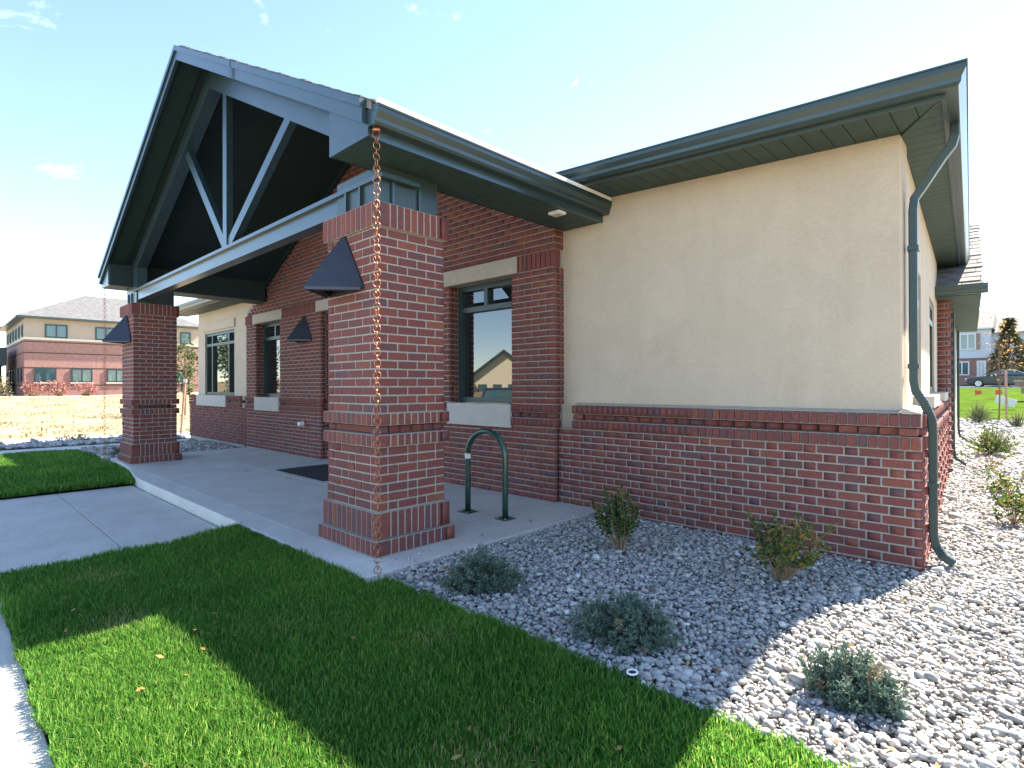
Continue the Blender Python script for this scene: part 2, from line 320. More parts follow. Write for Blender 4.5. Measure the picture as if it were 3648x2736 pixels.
# the kerb-like front lip of the slab, bowed forward along the walkway
k = MB(); pts = []
for i in range(25):
    x = -8.0+i*(GX+8.0)/24; t = max(0.0, min(1.0, (x+7.6)/2.2)); t = t*t*(3-2*t); pts.append((x, -0.12-0.22*t))
poly = pts+[(GX, -0.104), (-8.0, -0.104)]
k.prism(poly, -0.18, 0.0, 'z'); ob('slab_lip', k, M['kerb'], sl_, bevel=0.012)
wk = tag(empty('walkway', (-3.8, -1.2, -0.2)), kind='structure')
for a, b in ((-0.365, -1.20), (-1.207, -2.045)):
    ob('walk_panel', MB().box(-5.80, -1.86, b, a, -0.22, -0.12), M['concrete'], wk, bevel=0.006)
sw = tag(empty('sidewalk', (0, -2.9, -0.2)), kind='structure')
xx = -13.15
while xx < 7:
    ob('sidewalk_panel', MB().box(xx+0.004, xx+1.496, -3.75, -2.055, -0.24, -0.118), M['concrete'], sw, bevel=0.006); xx += 1.5
sv = tag(empty('side_path', (-12.3, 3, -0.2)), kind='structure')
yy = -2.05
while yy < 11:
    ob('path_panel', MB().box(-13.15, -11.55, yy+0.004, yy+1.496, -0.24, -0.118), M['concrete'], sv, bevel=0.006); yy += 1.5
def flat(name, x0, x1, y0, y1, z, mat, jit=0.006, n=30):
    return sheet(name, x0, x1, y0, y1, n, n, mat, zf=lambda x, y: z, jit=jit)
LZ = -0.095
def lz(y): t = np.clip((np.asarray(y)+1.0)/0.65, 0, 1); return LZ+.05*t*t*(3-2*t)
sheet('lawn_soil', -1.85, 5.5, -2.05, -0.345, 30, 30, M['soil'], zf=lambda x, y: float(lz(y)), jit=.005); flat('lawn_soil', 0.42, 5.5, -0.345, -0.2, LZ+.05, M['soil'], n=12)
flat('lawn_soil', -11.5, -5.82, -2.05, -0.13, LZ+0.01, M['soil'])
flat('gravel_bed', GX+0.003, 5.2, -0.2, 2.60, -0.048, M['bed']); flat('gravel_bed', 0.8, 5.2, 2.60, 9.0, -0.05, M['bed'])
sheet('gravel_bed', -3.0, 7.0, 9.0, 21.4, 12, 20, M['bed'], zf=lambda x, y: max(-0.06, zg(x, y)+0.015))
flat('gravel_bed', -11.53, -8.64, -0.12, 5.5, -0.055, M['bed'], n=10); flat('gravel_bed', -15.6, -13.17, -3, 4.5, -0.10, M['bed'], n=10)

# ------------------------------------------------------------------ brickwork
_bm = {}
def chamfer_mesh(hx, hy, hz, c=0.0035):
    key = (round(hx, 3), round(hy, 3), round(hz, 3))
    if key in _bm: return _bm[key]
    hx, hy, hz = key
    vs = []; idx = {}
    for sx in (-1, 1):
        for sy in (-1, 1):
            for sz in (-1, 1):
                for ax in range(3):
                    p = [sx*(hx-(c if ax != 0 else 0)), sy*(hy-(c if ax != 1 else 0)), sz*(hz-(c if ax != 2 else 0))]
                    idx[(sx, sy, sz, ax)] = len(vs); vs.append(tuple(p))
    fs = []
    for ax in range(3):
        o1, o2 = [a for a in range(3) if a != ax]
        for s in (-1, 1):
            q = []
            for a, b in ((-1,-1),(1,-1),(1,1),(-1,1)):
                k = [0, 0, 0]; k[ax] = s; k[o1] = a; k[o2] = b; q.append(idx[(*k, ax)])
            flip = (s < 0) != (ax == 1)
            fs.append(tuple(q[::-1]) if flip else tuple(q))
    for ax in range(3):                                    # edges along ax
        o1, o2 = [a for a in range(3) if a != ax]
        for a in (-1, 1):
            for b in (-1, 1):
                k0 = [0,0,0]; k1 = [0,0,0]; k0[ax] = -1; k1[ax] = 1
                for k in (k0, k1): k[o1] = a; k[o2] = b
                q = [idx[(*k0, o1)], idx[(*k1, o1)], idx[(*k1, o2)], idx[(*k0, o2)]]
                fs.append(tuple(q))
    for sx in (-1, 1):
        for sy in (-1, 1):
            for sz in (-1, 1):
                fs.append(tuple(idx[(sx, sy, sz, a)] for a in range(3)))
    me = bpy.data.meshes.new('brick'); me.from_pydata(vs, [], fs); me.update()
    import bmesh
    b = bmesh.new(); b.from_mesh(me); bmesh.ops.recalc_face_normals(b, faces=b.faces); b.to_mesh(me); b.free()
    me.materials.append(M['brick']); _bm[key] = me; return me
class Bricks:
    """collects the bricks of one thing: the 300 that show largest become objects, the rest one joined part per wall"""
    def __init__(s, occl=()): s.b = []; s.occl = occl
    def add(s, parent, x0, x1, y0, y1, z0, z1, rot=0.0, xf=None, vis=True):
        c = np.array([(x0+x1)/2, (y0+y1)/2, (z0+z1)/2])
        if xf is not None: c, r = xf(c); rot += r
        s.b.append((parent, c, ((x1-x0)/2, (y1-y0)/2, (z1-z0)/2), rot, vis))
    def score(s, e):
        _, c, h, rot, vis = e
        if not vis: return 0
        p = pj(c)
        if p is None or not (20 < p[0] < 3628 and 20 < p[1] < 2716): return 0
        for (a, b, cc, d) in s.occl:
            if a < p[0] < b and cc < p[1] < d: return 0
        return 4*max(h[0], h[1])*h[2]/p[2]**2*(FPX**2)
    def emit(s, n=300, minscore=60):
        order = sorted(range(len(s.b)), key=lambda i: -s.score(s.b[i])); rest = {}
        for k, i in enumerate(order):
            par, c, h, rot, vis = s.b[i]
            if k < n and s.score(s.b[i]) > minscore:
                o = bpy.data.objects.new('brick', chamfer_mesh(*h)); o.location = Vector(c)-Vector(ORG[par.name]); o.rotation_euler.z = rot
                COL.objects.link(o); o.parent = par
            else: rest.setdefault(par.name, (par, []))[1].append((c, h, rot))
        for par, L in rest.values():
            n_ = len(L); C_ = np.array([l[0] for l in L]); H = np.array([l[1] for l in L]); R = np.array([l[2] for l in L])
            sg = np.array([(a, b, c) for c in (-1, 1) for b in (-1, 1) for a in (-1, 1)])
            V = sg[None]*H[:, None]; cs, sn = np.cos(R)[:, None], np.sin(R)[:, None]
            V = np.stack([V[..., 0]*cs-V[..., 1]*sn, V[..., 0]*sn+V[..., 1]*cs, V[..., 2]], -1)+C_[:, None]
            Fq = np.array([(0,2,3,1),(4,5,7,6),(0,1,5,4),(1,3,7,5),(3,2,6,7),(2,0,4,6)])
            F = (Fq[None]+8*np.arange(n_)[:, None, None]).reshape(-1, 4)
            o = npmesh('brickwork', V.reshape(-1, 3), F, M['brick_joined'], par, {'rnd': np.repeat(rng.random(n_), 8)})
            o['kind'] = 'stuff'
J = 0.0125                                                # mortar joint
def cuts(t0, t1, start, lens):
    """split [t0,t1] by a repeating pattern of lengths that begins at start"""
    outl = []; t = start; i = 0
    while t < t1-1e-6:
        L = lens[i % len(lens)]; a, b = max(t, t0), min(t+L, t1)
        if b-a > 0.03: outl.append((a, b, i))
        elif b-a > 1e-6 and outl and abs(outl[-1][1]-a) < 1e-6: outl[-1] = (outl[-1][0], b, outl[-1][2])
        t += L; i += 1
    return outl
def lay(B, par, t0, t1, z0, z1, yf, segs, proud=None, depth=0.09, xf=None, vis=True):
    for a, b, i in segs:
        p = proud(i) if proud else 0.0
        p += random.uniform(-0.0012, 0.0012)
        B.add(par, a+J/2, b-J/2, yf-p, yf+depth, z0+J/2+random.uniform(-.0006, .0006), z1-J/2, xf=xf, vis=vis)
def running(B, par, t0, t1, z0, n, hz, yf, L=0.2145, ph=0, xf=None, vis=True, clip=None):
    for k in range(n):
        za = z0+k*hz; a, b = t0, t1
        if clip:
            a2, b2 = clip(za+hz); a, b = max(a, a2), min(b, b2)
            if b-a < 0.05: continue
        lay(B, par, a, b, za, za+hz, yf, cuts(a, b, t0-L*(0.5 if (k+ph) % 2 else 1.0), [L]), xf=xf, vis=vis)
def flemish(B, par, t0, t1, z0, n, hz, yf, unit=0.29, xf=None, vis=True, pr=0.011):
    st, hd = unit*2/3, unit/3
    for k in range(n):
        off = t0-(unit/2 if k % 2 else 0.0)-unit
        def proud(i, k=k): return pr if (i % 2 == 1 and k % 2 == 0 and ((i//2)+(k//2)) % 2 == 0) else 0.0
        lay(B, par, t0, t1, z0+k*hz, z0+(k+1)*hz, yf, cuts(t0, t1, off, [st, hd]), proud, xf=xf, vis=vis)
def rowlock(B, par, t0, t1, z0, z1, yf, n=None, w_=0.0678, xf=None, vis=True, depth=0.11):
    n = n or max(1, round((t1-t0)/w_)); d = (t1-t0)/n
    for i in range(n):
        p = random.uniform(-0.0015, 0.0015)
        B.add(par, t0+i*d+J/2, t0+(i+1)*d-J/2, yf+p, yf+depth, z0+J/2, z1-J/2, xf=xf, vis=vis)
def sawtooth(B, par, t0, t1, z0, z1, yf, d=0.1355, xf=None, ends=0.12, vis=True):
    """recessed course of bricks turned at an angle between two straight end bricks"""
    if t1-t0 < 2*ends+d:
        B.add(par, t0+J/2, t1-J/2, yf+0.004, yf+0.1, z0+J/2, z1-J/2, xf=xf, vis=vis); return
    for a, b in ((t0, t0+ends), (t1-ends, t1)): B.add(par, a+J/2, b-J/2, yf+0.004, yf+0.1, z0+J/2, z1-J/2, xf=xf, vis=vis)
    n = max(1, round((t1-t0-2*ends)/d)); dd = (t1-t0-2*ends)/n
    for i in range(n):
        c = t0+ends+(i+0.5)*dd
        B.add(par, c-dd/2+0.004, c+dd/2-0.004, yf+0.050, yf+0.13, z0+J/2, z1-J/2, rot=math.radians(17), xf=xf, vis=vis)

# levels shared by the columns and the walls
ZB, ZS, ZL, ZR1, ZR2, ZT, ZBAND, ZTOP = 0.121, 0.327, 0.8266, 0.925, 0.992, 1.0902, 2.534, 2.7285
CA, CB = 0.7736, 0.6575                                   # column plan
def column(name, x1, y0, label, occl=()):
    c = tag(empty(name, (x1-CA/2, y0+CB/2, 0)), label, 'column', 'brick porch columns')
    x0, y1 = x1-CA, y0+CB; B = Bricks(occl)
    m = MB().box(x0+.005, x1-.005, y0+.005, y1-.005, 0.0, ZR1).box(x0+.075, x1-.075, y0+.075, y1-.075, ZR1, ZR2).box(x0+.005, x1-.005, y0+.005, y1-.005, ZR2, ZTOP-.012)
    for p, a, b in ((0.06, 0.0, ZB), (0.03, ZB, ZS), (0.03, ZL, ZR1), (0.03, ZR2, ZT), (0.03, ZBAND, ZTOP)):
        m.box(x0-p+.005, x1+p-.005, y0-p+.005, y1+p-.005, a+.003, b-.003)
    ob('mortar_core', m, M['mortar'], c)
    def ring(z0, z1, p, nx, ny, dep=0.1):
        X0, X1, Y0, Y1 = x0-p, x1+p, y0-p, y1+p
        dx = (X1-X0)/nx; dy = (Y1-Y0)/ny
        for i in range(nx):
            for (ya, yb, v) in ((Y0, Y0+dep, True), (Y1-dep, Y1, False)):
                B.add(c, X0+(i*dx+J/2 if i else 0), X1 if i == nx-1 else X0+(i+1)*dx-J/2, ya, yb, z0+J/2, z1-J/2, vis=v)
        for i in range(1, ny-1):
            for (xa, xb, v) in ((X0, X0+dep, False), (X1-dep, X1, True)):
                B.add(c, xa, xb, Y0+i*dy+J/2, Y0+(i+1)*dy-J/2, z0+J/2, z1-J/2, vis=v)
    ring(0.0, ZB, 0.06, 12, 11); ring(ZB, ZS, 0.03, 11, 11); ring(ZL, ZR1, 0.03, 11, 11); ring(ZR2, ZT, 0.03, 11, 11); ring(ZBAND, ZTOP, 0.03, 11, 11)
    ux, uy = CA/7, CB/7
    def pin(z0, z1, k, lf, ls):
        """one course; k even: front row runs through, k odd: side rows run through"""
        za, zb = z0+J/2, z1-J/2
        def row(seq, a, fixed, ax, vis, sgn):
            t = a; tend = a+sum(seq)*(ux if ax == 'x' else uy)
            for n in seq:
                L = n*(ux if ax == 'x' else uy); s, e = t+J/2, t+L-J/2
                if ax == 'x':
                    if abs(t-x0) < 1e-4: s = x0+.001
                    if abs(t+L-x1) < 1e-4: e = x1-.001
                else:
                    if abs(t-y0) < 1e-4: s = y0+.001
                    if abs(t+L-y1) < 1e-4: e = y1-.001
                j = random.uniform(-.0015, .0015)+(0.007 if (lf is not None and n == 1 and random.random() < .4) else 0)
                if ax == 'x':
                    ya, yb = (fixed-j, fixed+uy-J/2) if sgn < 0 else (fixed-uy+J/2, fixed)
                    B.add(c, s, e, ya, yb, za, zb, vis=vis)
                else:
                    xa, xb = (fixed-ux+J/2, fixed+j) if sgn > 0 else (fixed, fixed+ux-J/2)
                    B.add(c, xa, xb, s, e, za, zb, vis=vis)
                t += L
        full = [2, 2, 2, 1] if lf is None else lf; part = [2, 2, 2] if ls is None else ls
        if k % 2 == 0:
            row(full[::-1], x0, y0, 'x', True, -1); row(part, y0+uy, x1, 'y', True, 1); row(part, x0, y1, 'x', False, 1); row([2, 2, 1], y0+uy, x0, 'y', False, -1)
        else:
            row(part, x0, y0, 'x', True, -1); row(full, y0, x1, 'y', True, 1); row([2, 2, 2], x0, y1, 'x', False, 1); row([2, 2, 1], y0+uy, x0, 'y', False, -1)
    h1 = (ZL-ZS)/7
    for k in range(7): pin(ZS+k*h1, ZS+(k+1)*h1, k, [1, 2, 1, 2, 1] if k % 4 < 2 else [2, 1, 2, 1, 1], [1, 2, 1, 2] if k % 4 < 2 else [2, 1, 2, 1])
    h2 = (ZBAND-ZT)/21
    for k in range(21): pin(ZT+k*h2, ZT+(k+1)*h2, k, None, None)
    # recessed angled course of the belt: straight end bricks, turned bricks between
    for e in (0, 1):
        xa = x0 if e == 0 else x1-0.115
        for ya in (y0, y1-.1): B.add(c, xa+J/2, xa+.115-J/2, ya+.004, ya+.096, ZR1+J/2, ZR2-J/2, vis=(ya == y0))
    for i in range(4):
        d = (CA-.23)/4; t = x0+.115+(i+.5)*d; B.add(c, t-d/2+.004, t+d/2-.004, y0+.022, y0+.10, ZR1+J/2, ZR2-J/2, rot=math.radians(13))
        d = (CB-.2)/4; t = y0+.1+(i+.5)*d; B.add(c, x1-.10, x1-.022, t-d/2+.004, t+d/2-.004, ZR1+J/2, ZR2-J/2, rot=math.radians(13))
    B.emit()
    # metal-clad block on top of the shaft
    ob('cap_box', MB().box(x0+.055, x1-.055, y0+.06, y1-.03, ZTOP, 3.04), M['gutter'], c)
    for fx in (x0+.22, x0+.44): ob('standing_seam', MB().box(fx, fx+.022, y0+.035, y0+.06, ZTOP, 2.925), M['trim'], c)
    for fy in (y0+.16, y0+.42): ob('standing_seam', MB().box(x1-.055, x1-.032, fy, fy+.022, ZTOP, 2.925), M['trim'], c)
    return c
column('brick_column', 0.0, 0.0, 'brick porch column beside the green bicycle rack with copper rain chain before its corner')
DX = -7.423
column('brick_column', DX, 0.0, 'brick porch column at the far end of the porch, next to the dry field')

# ------------------------------------------------------------------ the building
YG, YLW, YCAP, YS = 2.42, 2.47, 2.455, 2.58              # gable brick, low wall, its caps, stucco
XP, X0W, X1W, XS1, XL, XGL = -0.222, -0.02, 3.08, 2.95, -12.9, -8.94
ANG = math.radians(4.13)
DS = Vector((-math.sin(ANG), math.cos(ANG), 0)); NS = Vector((math.cos(ANG), math.sin(ANG), 0))
P0 = Vector((XS1, YS, 0))
def side(n, s, z): p = P0+NS*n+DS*s; return (p.x, p.y, z)
bld = tag(empty('office_building', (-4.0, 6.0, 0)), 'single storey brick and beige stucco office with dark green gabled porch', 'building')
B = Bricks(occl=((1120, 1640, 690, 2020), (430, 645, 1070, 1660)))
# --- gable brick wall (with the openings)
RX, RZ, EXR, EXL, EZ = -3.9, 5.45, 0.36, -8.36, 3.27      # porch roof ridge and eaves
SR = (RZ-EZ)/(EXR-RX); SL = (RZ-EZ)/(RX-EXL)
TH = 0.12
def ceil_z(x): return (RZ-SR*(x-RX) if x > RX else RZ-SL*(RX-x))-TH
gmb = MB()
for _a, _b in ((XGL+.006, -8.412), (-7.25, -5.58), (-3.58, -2.04), (-.89, XP-.006)):
    gmb.box(_a+.012, _b-.012, YG+.006, YG+.3, 0, ZR1).box(_a+.014, _b-.014, YG+.085, YG+.3, ZR1, ZR2).box(_a+.012, _b-.012, YG+.006, YG+.3, ZR2, 2.83)
gw = ob('gable_wall', gmb.box(-8.412, -7.25, YG+.008, YG+.3, 0, .80).box(-2.04, -.89, YG+.008, YG+.3, 0, .80)
        .prism([(XGL+.014, 2.83), (XP-.014, 2.83), (XP-.014, ceil_z(XP)+.05), (RX, ceil_z(RX)+.05), (XGL+.014, ceil_z(XGL)+.05)], YG+.008, YG+.3), M['mortar'], bld)
piers = [(XGL, -8.41), (-7.25, -5.58), (-3.58, -2.04), (-.89, XP)]
h12 = ZL/12
flemish(B, gw, XGL, -5.58, 0, 12, h12, YG); flemish(B, gw, -3.58, XP, 0, 12, h12, YG)
for i, (a, b) in enumerate(piers):
    rowlock(B, gw, a-.012, b+.012, ZL, ZR1, YG-.014); rowlock(B, gw, a-.012, b+.012, ZR2, ZT, YG-.014)
    sawtooth(B, gw, a, b, ZR1, ZR2, YG-.004)
    running(B, gw, a, b, ZT, 22, (2.63-ZT)/22, YG)
    rowlock(B, gw, a-.015, b+.015, 2.63, 2.83, YG-.015)
    for xe, sgn in ((b, 1),) if i in (3, 1) else ():          # the returns that face the camera
        for k in range(22):
            z = ZT+k*(2.63-ZT)/22; L = .19 if k % 2 else .095
            if i == 3:
                B.add(gw, xe-.085, xe+.001, YG+.093, YG+.093+.075, z+J/2, z+(2.63-ZT)/22-J/2)
def gclip(z):
    return RX-(RZ-TH-z)/SL+.02, RX+(RZ-TH-z)/SR-.02
running(B, gw, XGL, XP, 2.83, 34, 0.0705, YG, clip=gclip)
for k in range(4):                                            # right return of the gable wall above the soldier band
    B.add(gw, XP-.085, XP-.004, YG+.096, YG+.17, 2.83+k*.0705+J/2, 2.83+(k+1)*.0705-J/2)
for (a, b, xe) in ((-2.04, -1.99, -2.04), (-8.41, -8.36, -8.41), (-5.58, -5.5, -5.58)):   # left jambs inside the openings
    for k in range(26):
        z = 0.80+k*.0704
        if z+.07 > 2.64 or (xe == -5.58): continue
        for q in range(2): B.add(gw, xe-.085, xe-.003, YG+.09+q*.062+J/2, YG+.09+(q+1)*.062-J/2, z+J/2, z+.0704-J/2)
for k in range(37):
    z = k*.0704
    for q in range(2): B.add(gw, -5.58-.085, -5.579, YG+.093+q*.065+J/2, YG+.093+(q+1)*.065-J/2, z+J/2, z+.0704-J/2)
# --- low walls under the stucco
lw = ob('low_wall', MB().box(XP+.012, X1W-.012, YLW+.005, YS+.1, -.25, ZL).box(X0W+.003, X1W-.012, YLW+.005, YS+.1, ZL, ZR1).box(X0W+.005, X1W-.09, YCAP+.105, YS+.1, ZR1, ZR2).box(X0W+.003, X1W-.012, YLW+.005, YS+.1, ZR2, ZT-.006), M['mortar'], bld)
flemish(B, lw, XP+.012, X1W, -3*h12, 15, h12, YLW)
rowlock(B, lw, X0W, X1W, ZL, ZR1, YCAP, 47); rowlock(B, lw, X0W, X1W, ZR2, ZT, YCAP, 47); sawtooth(B, lw, X0W+.015, X1W-.02, ZR1, ZR2, YCAP, d=.1318)
lwl = ob('low_wall', MB().box(XL+.01, XGL-.25, YLW+.005, YS+.1, -.25, ZR1).box(XL+.012, XGL-.252, YLW+.07, YS+.1, ZR1, ZR2).box(XL+.01, XGL-.25, YLW+.005, YS+.1, ZR2, ZT-.006).box(XGL-.25, XGL, YLW+.03, YS+.1, -.25, ZL), M['mortar'], bld)
flemish(B, lwl, XL, XGL-.28, 0, 12, h12, YLW-.02, pr=.016); flemish(B, lwl, XGL-.26, XGL, 0, 12, h12, YLW-.02)
for a, b in ((XL, -12.23), (-10.16, XGL-.36)):
    rowlock(B, lwl, a, b, ZL, ZR1, YCAP-.02); rowlock(B, lwl, a, b, ZR2, ZT, YCAP-.02); sawtooth(B, lwl, a, b, ZR1, ZR2, YCAP-.02)
# --- side wall (turned by a few degrees from square)
def sxf(off):
    def f(c):
        p = P0+NS*(off-c[1])+DS*c[0]; return np.array([p.x, p.y, c[2]]), math.pi/2+ANG
    return f
def to_side(off): return lambda p: side(off-p[1], p[0], p[2])
SW = X1W-XS1                                                  # projection of the low wall
SEND = 5.6
lws = ob('low_wall', MB().box(-.10, SEND, .010, .2, -.25, ZR1).box(-.05, SEND-.01, .085, .2, ZR1, ZR2).box(-.10, SEND, .010, .2, ZR2, ZT-.006).xf(to_side(SW)), M['mortar'], bld)
flemish(B, lws, -.11, SEND, -3*h12, 15, h12, 0.0, xf=sxf(SW), pr=.016)
rowlock(B, lws, -.02, SEND, ZL, ZR1, -.012, xf=sxf(SW)); rowlock(B, lws, -.02, SEND, ZR2, ZT, -.012, xf=sxf(SW)); sawtooth(B, lws, -.02, SEND, ZR1, ZR2, -.012, xf=sxf(SW))
ob('ledge', MB().prism([(YCAP+.05, ZT-.002), (YCAP+.05, ZT+.004), (YS-.004, ZT+.022), (YS-.004, ZT-.002)], X0W, XS1-.004, 'x'), M['stone'], lw)
ob('ledge', MB().prism([(.01, ZT-.002), (.01, ZT+.008), (SW-.004, ZT+.034), (SW-.004, ZT-.002)], -.12, SEND, 'x').xf(to_side(SW)), M['stone'], lws)
# --- stucco
WZ0, WZ1 = 1.22, 2.40
st = MB().box(XP-.03, XS1, YS, YS+.25, ZL-.02, 3.36); ob('stucco_wall', st, M['stucco'], bld, bevel=.012)
st = MB().box(-12.6, -12.08, YS, YS+.25, ZT-.02, 3.30).box(-10.06, XGL+.05, YS, YS+.25, ZT-.02, 3.30).box(-12.08, -10.06, YS, YS+.25, 2.66, 3.30)
ob('stucco_wall', st, M['stucco'], bld)
ob('stucco_trim', MB().box(-12.15, -10.0, YS-.035, YS-.001, 2.71, 2.91), M['stucco'], bld, bevel=.008)
s_open = [(1.05, 2.05), (3.6, 4.7)]
st = MB(); edges = [0.035]+[q for a in s_open for q in a]+[SEND]
for a, b in zip(edges[0::2], edges[1::2]): st.box(a, b, 0, .22, ZT-.02, 3.30)
for a, b in s_open: st.box(a, b, 0, .22, WZ1, 3.30).box(a, b, 0, .22, ZT-.02, WZ0-.02)
ob('stucco_wall', st.xf(to_side(0.0)), M['stucco'], bld)
# --- windows
def window(x0, x1, z0, z1, y, tz, mull, par, xf=None, fw=.07, sill=None, lintel=None, low_mull=False):
    def X(mb): return mb.xf(xf) if xf else mb
    wmb = MB().box(x0, x1, y+.05, y+.06, z0, z1)
    wn = ob('window', X(wmb), M['ceiling'], par)
    fr = MB().box(x0, x0+fw, y-.03, y+.048, z0, z1).box(x1-fw, x1, y-.03, y+.048, z0, z1).box(x0+fw, x1-fw, y-.03, y+.048, z1-fw, z1).box(x0+fw, x1-fw, y-.03, y+.048, z0, z0+fw)
    fr.box(x0+fw, x1-fw, y-.036, y+.047, tz-.034, tz+.034)
    for xm in mull:
        fr.box(xm-.032, xm+.032, y-.030, y+.046, tz+.034, z1-fw)
        if low_mull: fr.box(xm-.032, xm+.032, y-.030, y+.046, z0+fw, tz-.034)
    ob('frame', X(fr), M['winframe'], wn)
    ed = [x0+fw]+[q for xm in mull for q in (xm-.032, xm+.032)]+[x1-fw]
    tops = list(zip(ed[0::2], ed[1::2])); lows = tops if low_mull else [(x0+fw, x1-fw)]
    for a, b in tops: ob('pane', X(MB().box(a, b, y+.026, y+.034, tz+.034, z1-fw)), M['glass'], wn)
    for a, b in lows: ob('pane', X(MB().box(a, b, y+.026, y+.034, z0+fw, tz-.034)), M['glass'], wn)
    if sill: ob('sill', X(MB().box(*sill)), M['sill'], wn, bevel=.006)
    if lintel: ob('lintel', X(MB().box(*lintel)), M['stone'], wn, bevel=.006)
    return wn
window(-2.04, -.892, 1.08, 2.63, YG+.20, 2.31, [-1.51], bld, sill=(-2.048, -.884, YG-.04, YG+.17, .80, 1.079), lintel=(-2.15, -.78, YG-.022, YG+.2, 2.63, 2.829))
window(-8.408, -7.252, 1.08, 2.63, YG+.20, 2.31, [-7.85], bld, sill=(-8.416, -7.244, YG-.04, YG+.17, .80, 1.079), lintel=(-8.55, -7.13, YG-.022, YG+.2, 2.63, 2.829))
window(-12.08, -10.06, 1.09, 2.66, YS+.06, 2.36, [-11.63, -10.5], bld, sill=(-12.22, -10.165, YCAP-.045, YS+.05, .82, 1.089), low_mull=True)
for a, b in s_open:
    window(a+.003, b-.003, WZ0-.02, WZ1, .05, 2.12, [(a+b)/2], bld, xf=to_side(0.0), sill=(a-.06, b+.06, -SW-.02, .05, WZ0-.125, WZ0-.021))
# entrance door, deep in its opening
dr = ob('door', MB().box(-5.58, -3.58, YG+.27, YG+.30, 0, 2.63), M['ceiling'], bld)
d = MB().box(-5.56, -5.46, YG+.2, YG+.268, 0, 2.62).box(-3.70, -3.60, YG+.2, YG+.268, 0, 2.62).box(-5.46, -3.70, YG+.2, YG+.268, 2.52, 2.62).box(-4.63, -4.53, YG+.2, YG+.268, 0, 2.52).box(-5.46, -3.70, YG+.205, YG+.266, 2.10, 2.18)
ob('frame', d, M['winframe'], dr)
for a, b in ((-5.46, -4.63), (-4.53, -3.70)):
    ob('pane', MB().box(a, b, YG+.235, YG+.245, .12, 2.10), M['glass'], dr); ob('pane', MB().box(a, b, YG+.235, YG+.245, 2.18, 2.52), M['glass'], dr)
ob('handle', MB().tube([(-4.66, YG+.16, .9), (-4.66, YG+.13, .95), (-4.66, YG+.13, 1.25), (-4.66, YG+.16, 1.3)], .014), M['steel'], dr)
ob('lintel', MB().box(-5.73, -3.43, YG-.022, YG+.2, 2.631, 2.829), M['stone'], dr, bevel=.006)
# --- the projecting brick bay further along the side
BN = .13
by_ = ob('bay_wall', MB().box(SEND, 12.0, 0, .3, -.25, 2.66).xf(to_side(BN+.3-.008)).box(0, .001, 0, .001, -.2, -.19), M['mortar'], bld)
bay = MB().box(SEND, 12.0, 0, .3+BN, -.25, 2.66).xf(to_side(BN)); by_.data = bpy.data.meshes.new('bay_wall')
by_.data.from_pydata([tuple(Vector(p)-Vector(ORG[by_.name])) for p in bay.v], [], bay.f); by_.data.materials.append(M['mortar'])
for k in range(38):
    z = -.02+k*.0703; t = SEND
    o_ = .0 if k % 2 else .095
    for q, (a, b) in enumerate(((0, .095+o_), (.095+o_, BN+.006))):
        if b-a > .03: B.add(by_, a+J/2, b-J/2, SEND-.01, SEND+.08, z+J/2, z+.0703-J/2, xf=lambda c: (np.array(side(c[0], c[1], c[2])), ANG))
    lay(B, by_, SEND+.09, 9.0, z, z+.0703, 0.0, cuts(SEND+.09, 9.0, SEND-.1*(k % 2), [.2145]), xf=sxf(BN+.006))
B.emit()

# --- roofs
def T(p):
    """the main eave line falls slightly towards the near corner"""
    x, y, z = p
    if x < -2: return p
    return (x, y, z+(-.085 if y > YS+.03 else .052*(1.62-min(x, 3.26))))
XI, XF = -.2224, .315                                         # eave soffit, right
XLI, XLF = -7.80, -8.32
ZSO = 3.042
def mz(y): return 3.36+(y-2.02)*.425
YM = YG+.34; XA, XB = XLF-.1, XP+.02
rf = ob('roof', MB().add([(-13.6, 2.02, 3.36), (XA, 2.02, 3.36), (XA, YM, mz(YM)), (XB, YM, mz(YM)), (XB, 2.02, 3.36), (3.26, 2.02, 3.36), side(.31, 8.5, 3.36), side(-5.4, 8.5, 5.9), (-2.4, 8.0, 5.9), (-13.6, 8.0, 5.9)],
        [(0, 1, 2, 9), (2, 3, 8, 9), (3, 4, 5, 8), (5, 6, 7, 8), (7, 9, 8)]).xf(T), M['shingle'], bld)
for k in range(10):                                           # shingle courses, a little uneven along the edge
    y = 2.03+k*.15; z = 3.362+(y-2.02)*.425
    m_ = MB(); x = -13.0
    while x < 3.24-k*.1:
        x2 = x+random.uniform(.25, .36)
        if XA-.02 < x and x < XB: x = x2; continue
        m_.prism([(y-.02, z-.012), (y+.15, z+.06), (y+.15, z+.068), (y-.02, z+random.uniform(.0, .010))], x, min(x2-.004, 3.25-k*.1), 'x'); x = x2
    o = ob('shingle_course', m_.xf(T), M['shingle'], rf); o['kind'] = 'stuff'
pr = ob('porch_roof', MB().prism([(EXR, EZ), (RX, RZ), (EXL, EZ), (EXL, EZ-.06), (RX, RZ-.08), (EXR, EZ-.06)], -.28, 7.5), M['shingle'], bld)
def top_r(x): return RZ-SR*(x-RX)
nk = 30
for k in range(nk):                                           # shingle courses of the right hand slope
    xa = EXR-.0+.02-(k+1)*(EXR-RX)/nk; xb = xa+(EXR-RX)/nk+.02; m_ = MB(); y = -.28-random.uniform(.004, .03)
    while y < 6.5:
        y2 = y+random.uniform(.27, .34); h = random.uniform(.010, .026)
        m_.prism([(xb, top_r(xb)+.002), (xb, top_r(xb)+h), (xa, top_r(xa)+.004), (xa, top_r(xa)+.001)], y, y2-.004); y = y2
    o = ob('shingle_course', m_, M['shingle'], pr); o['kind'] = 'stuff'
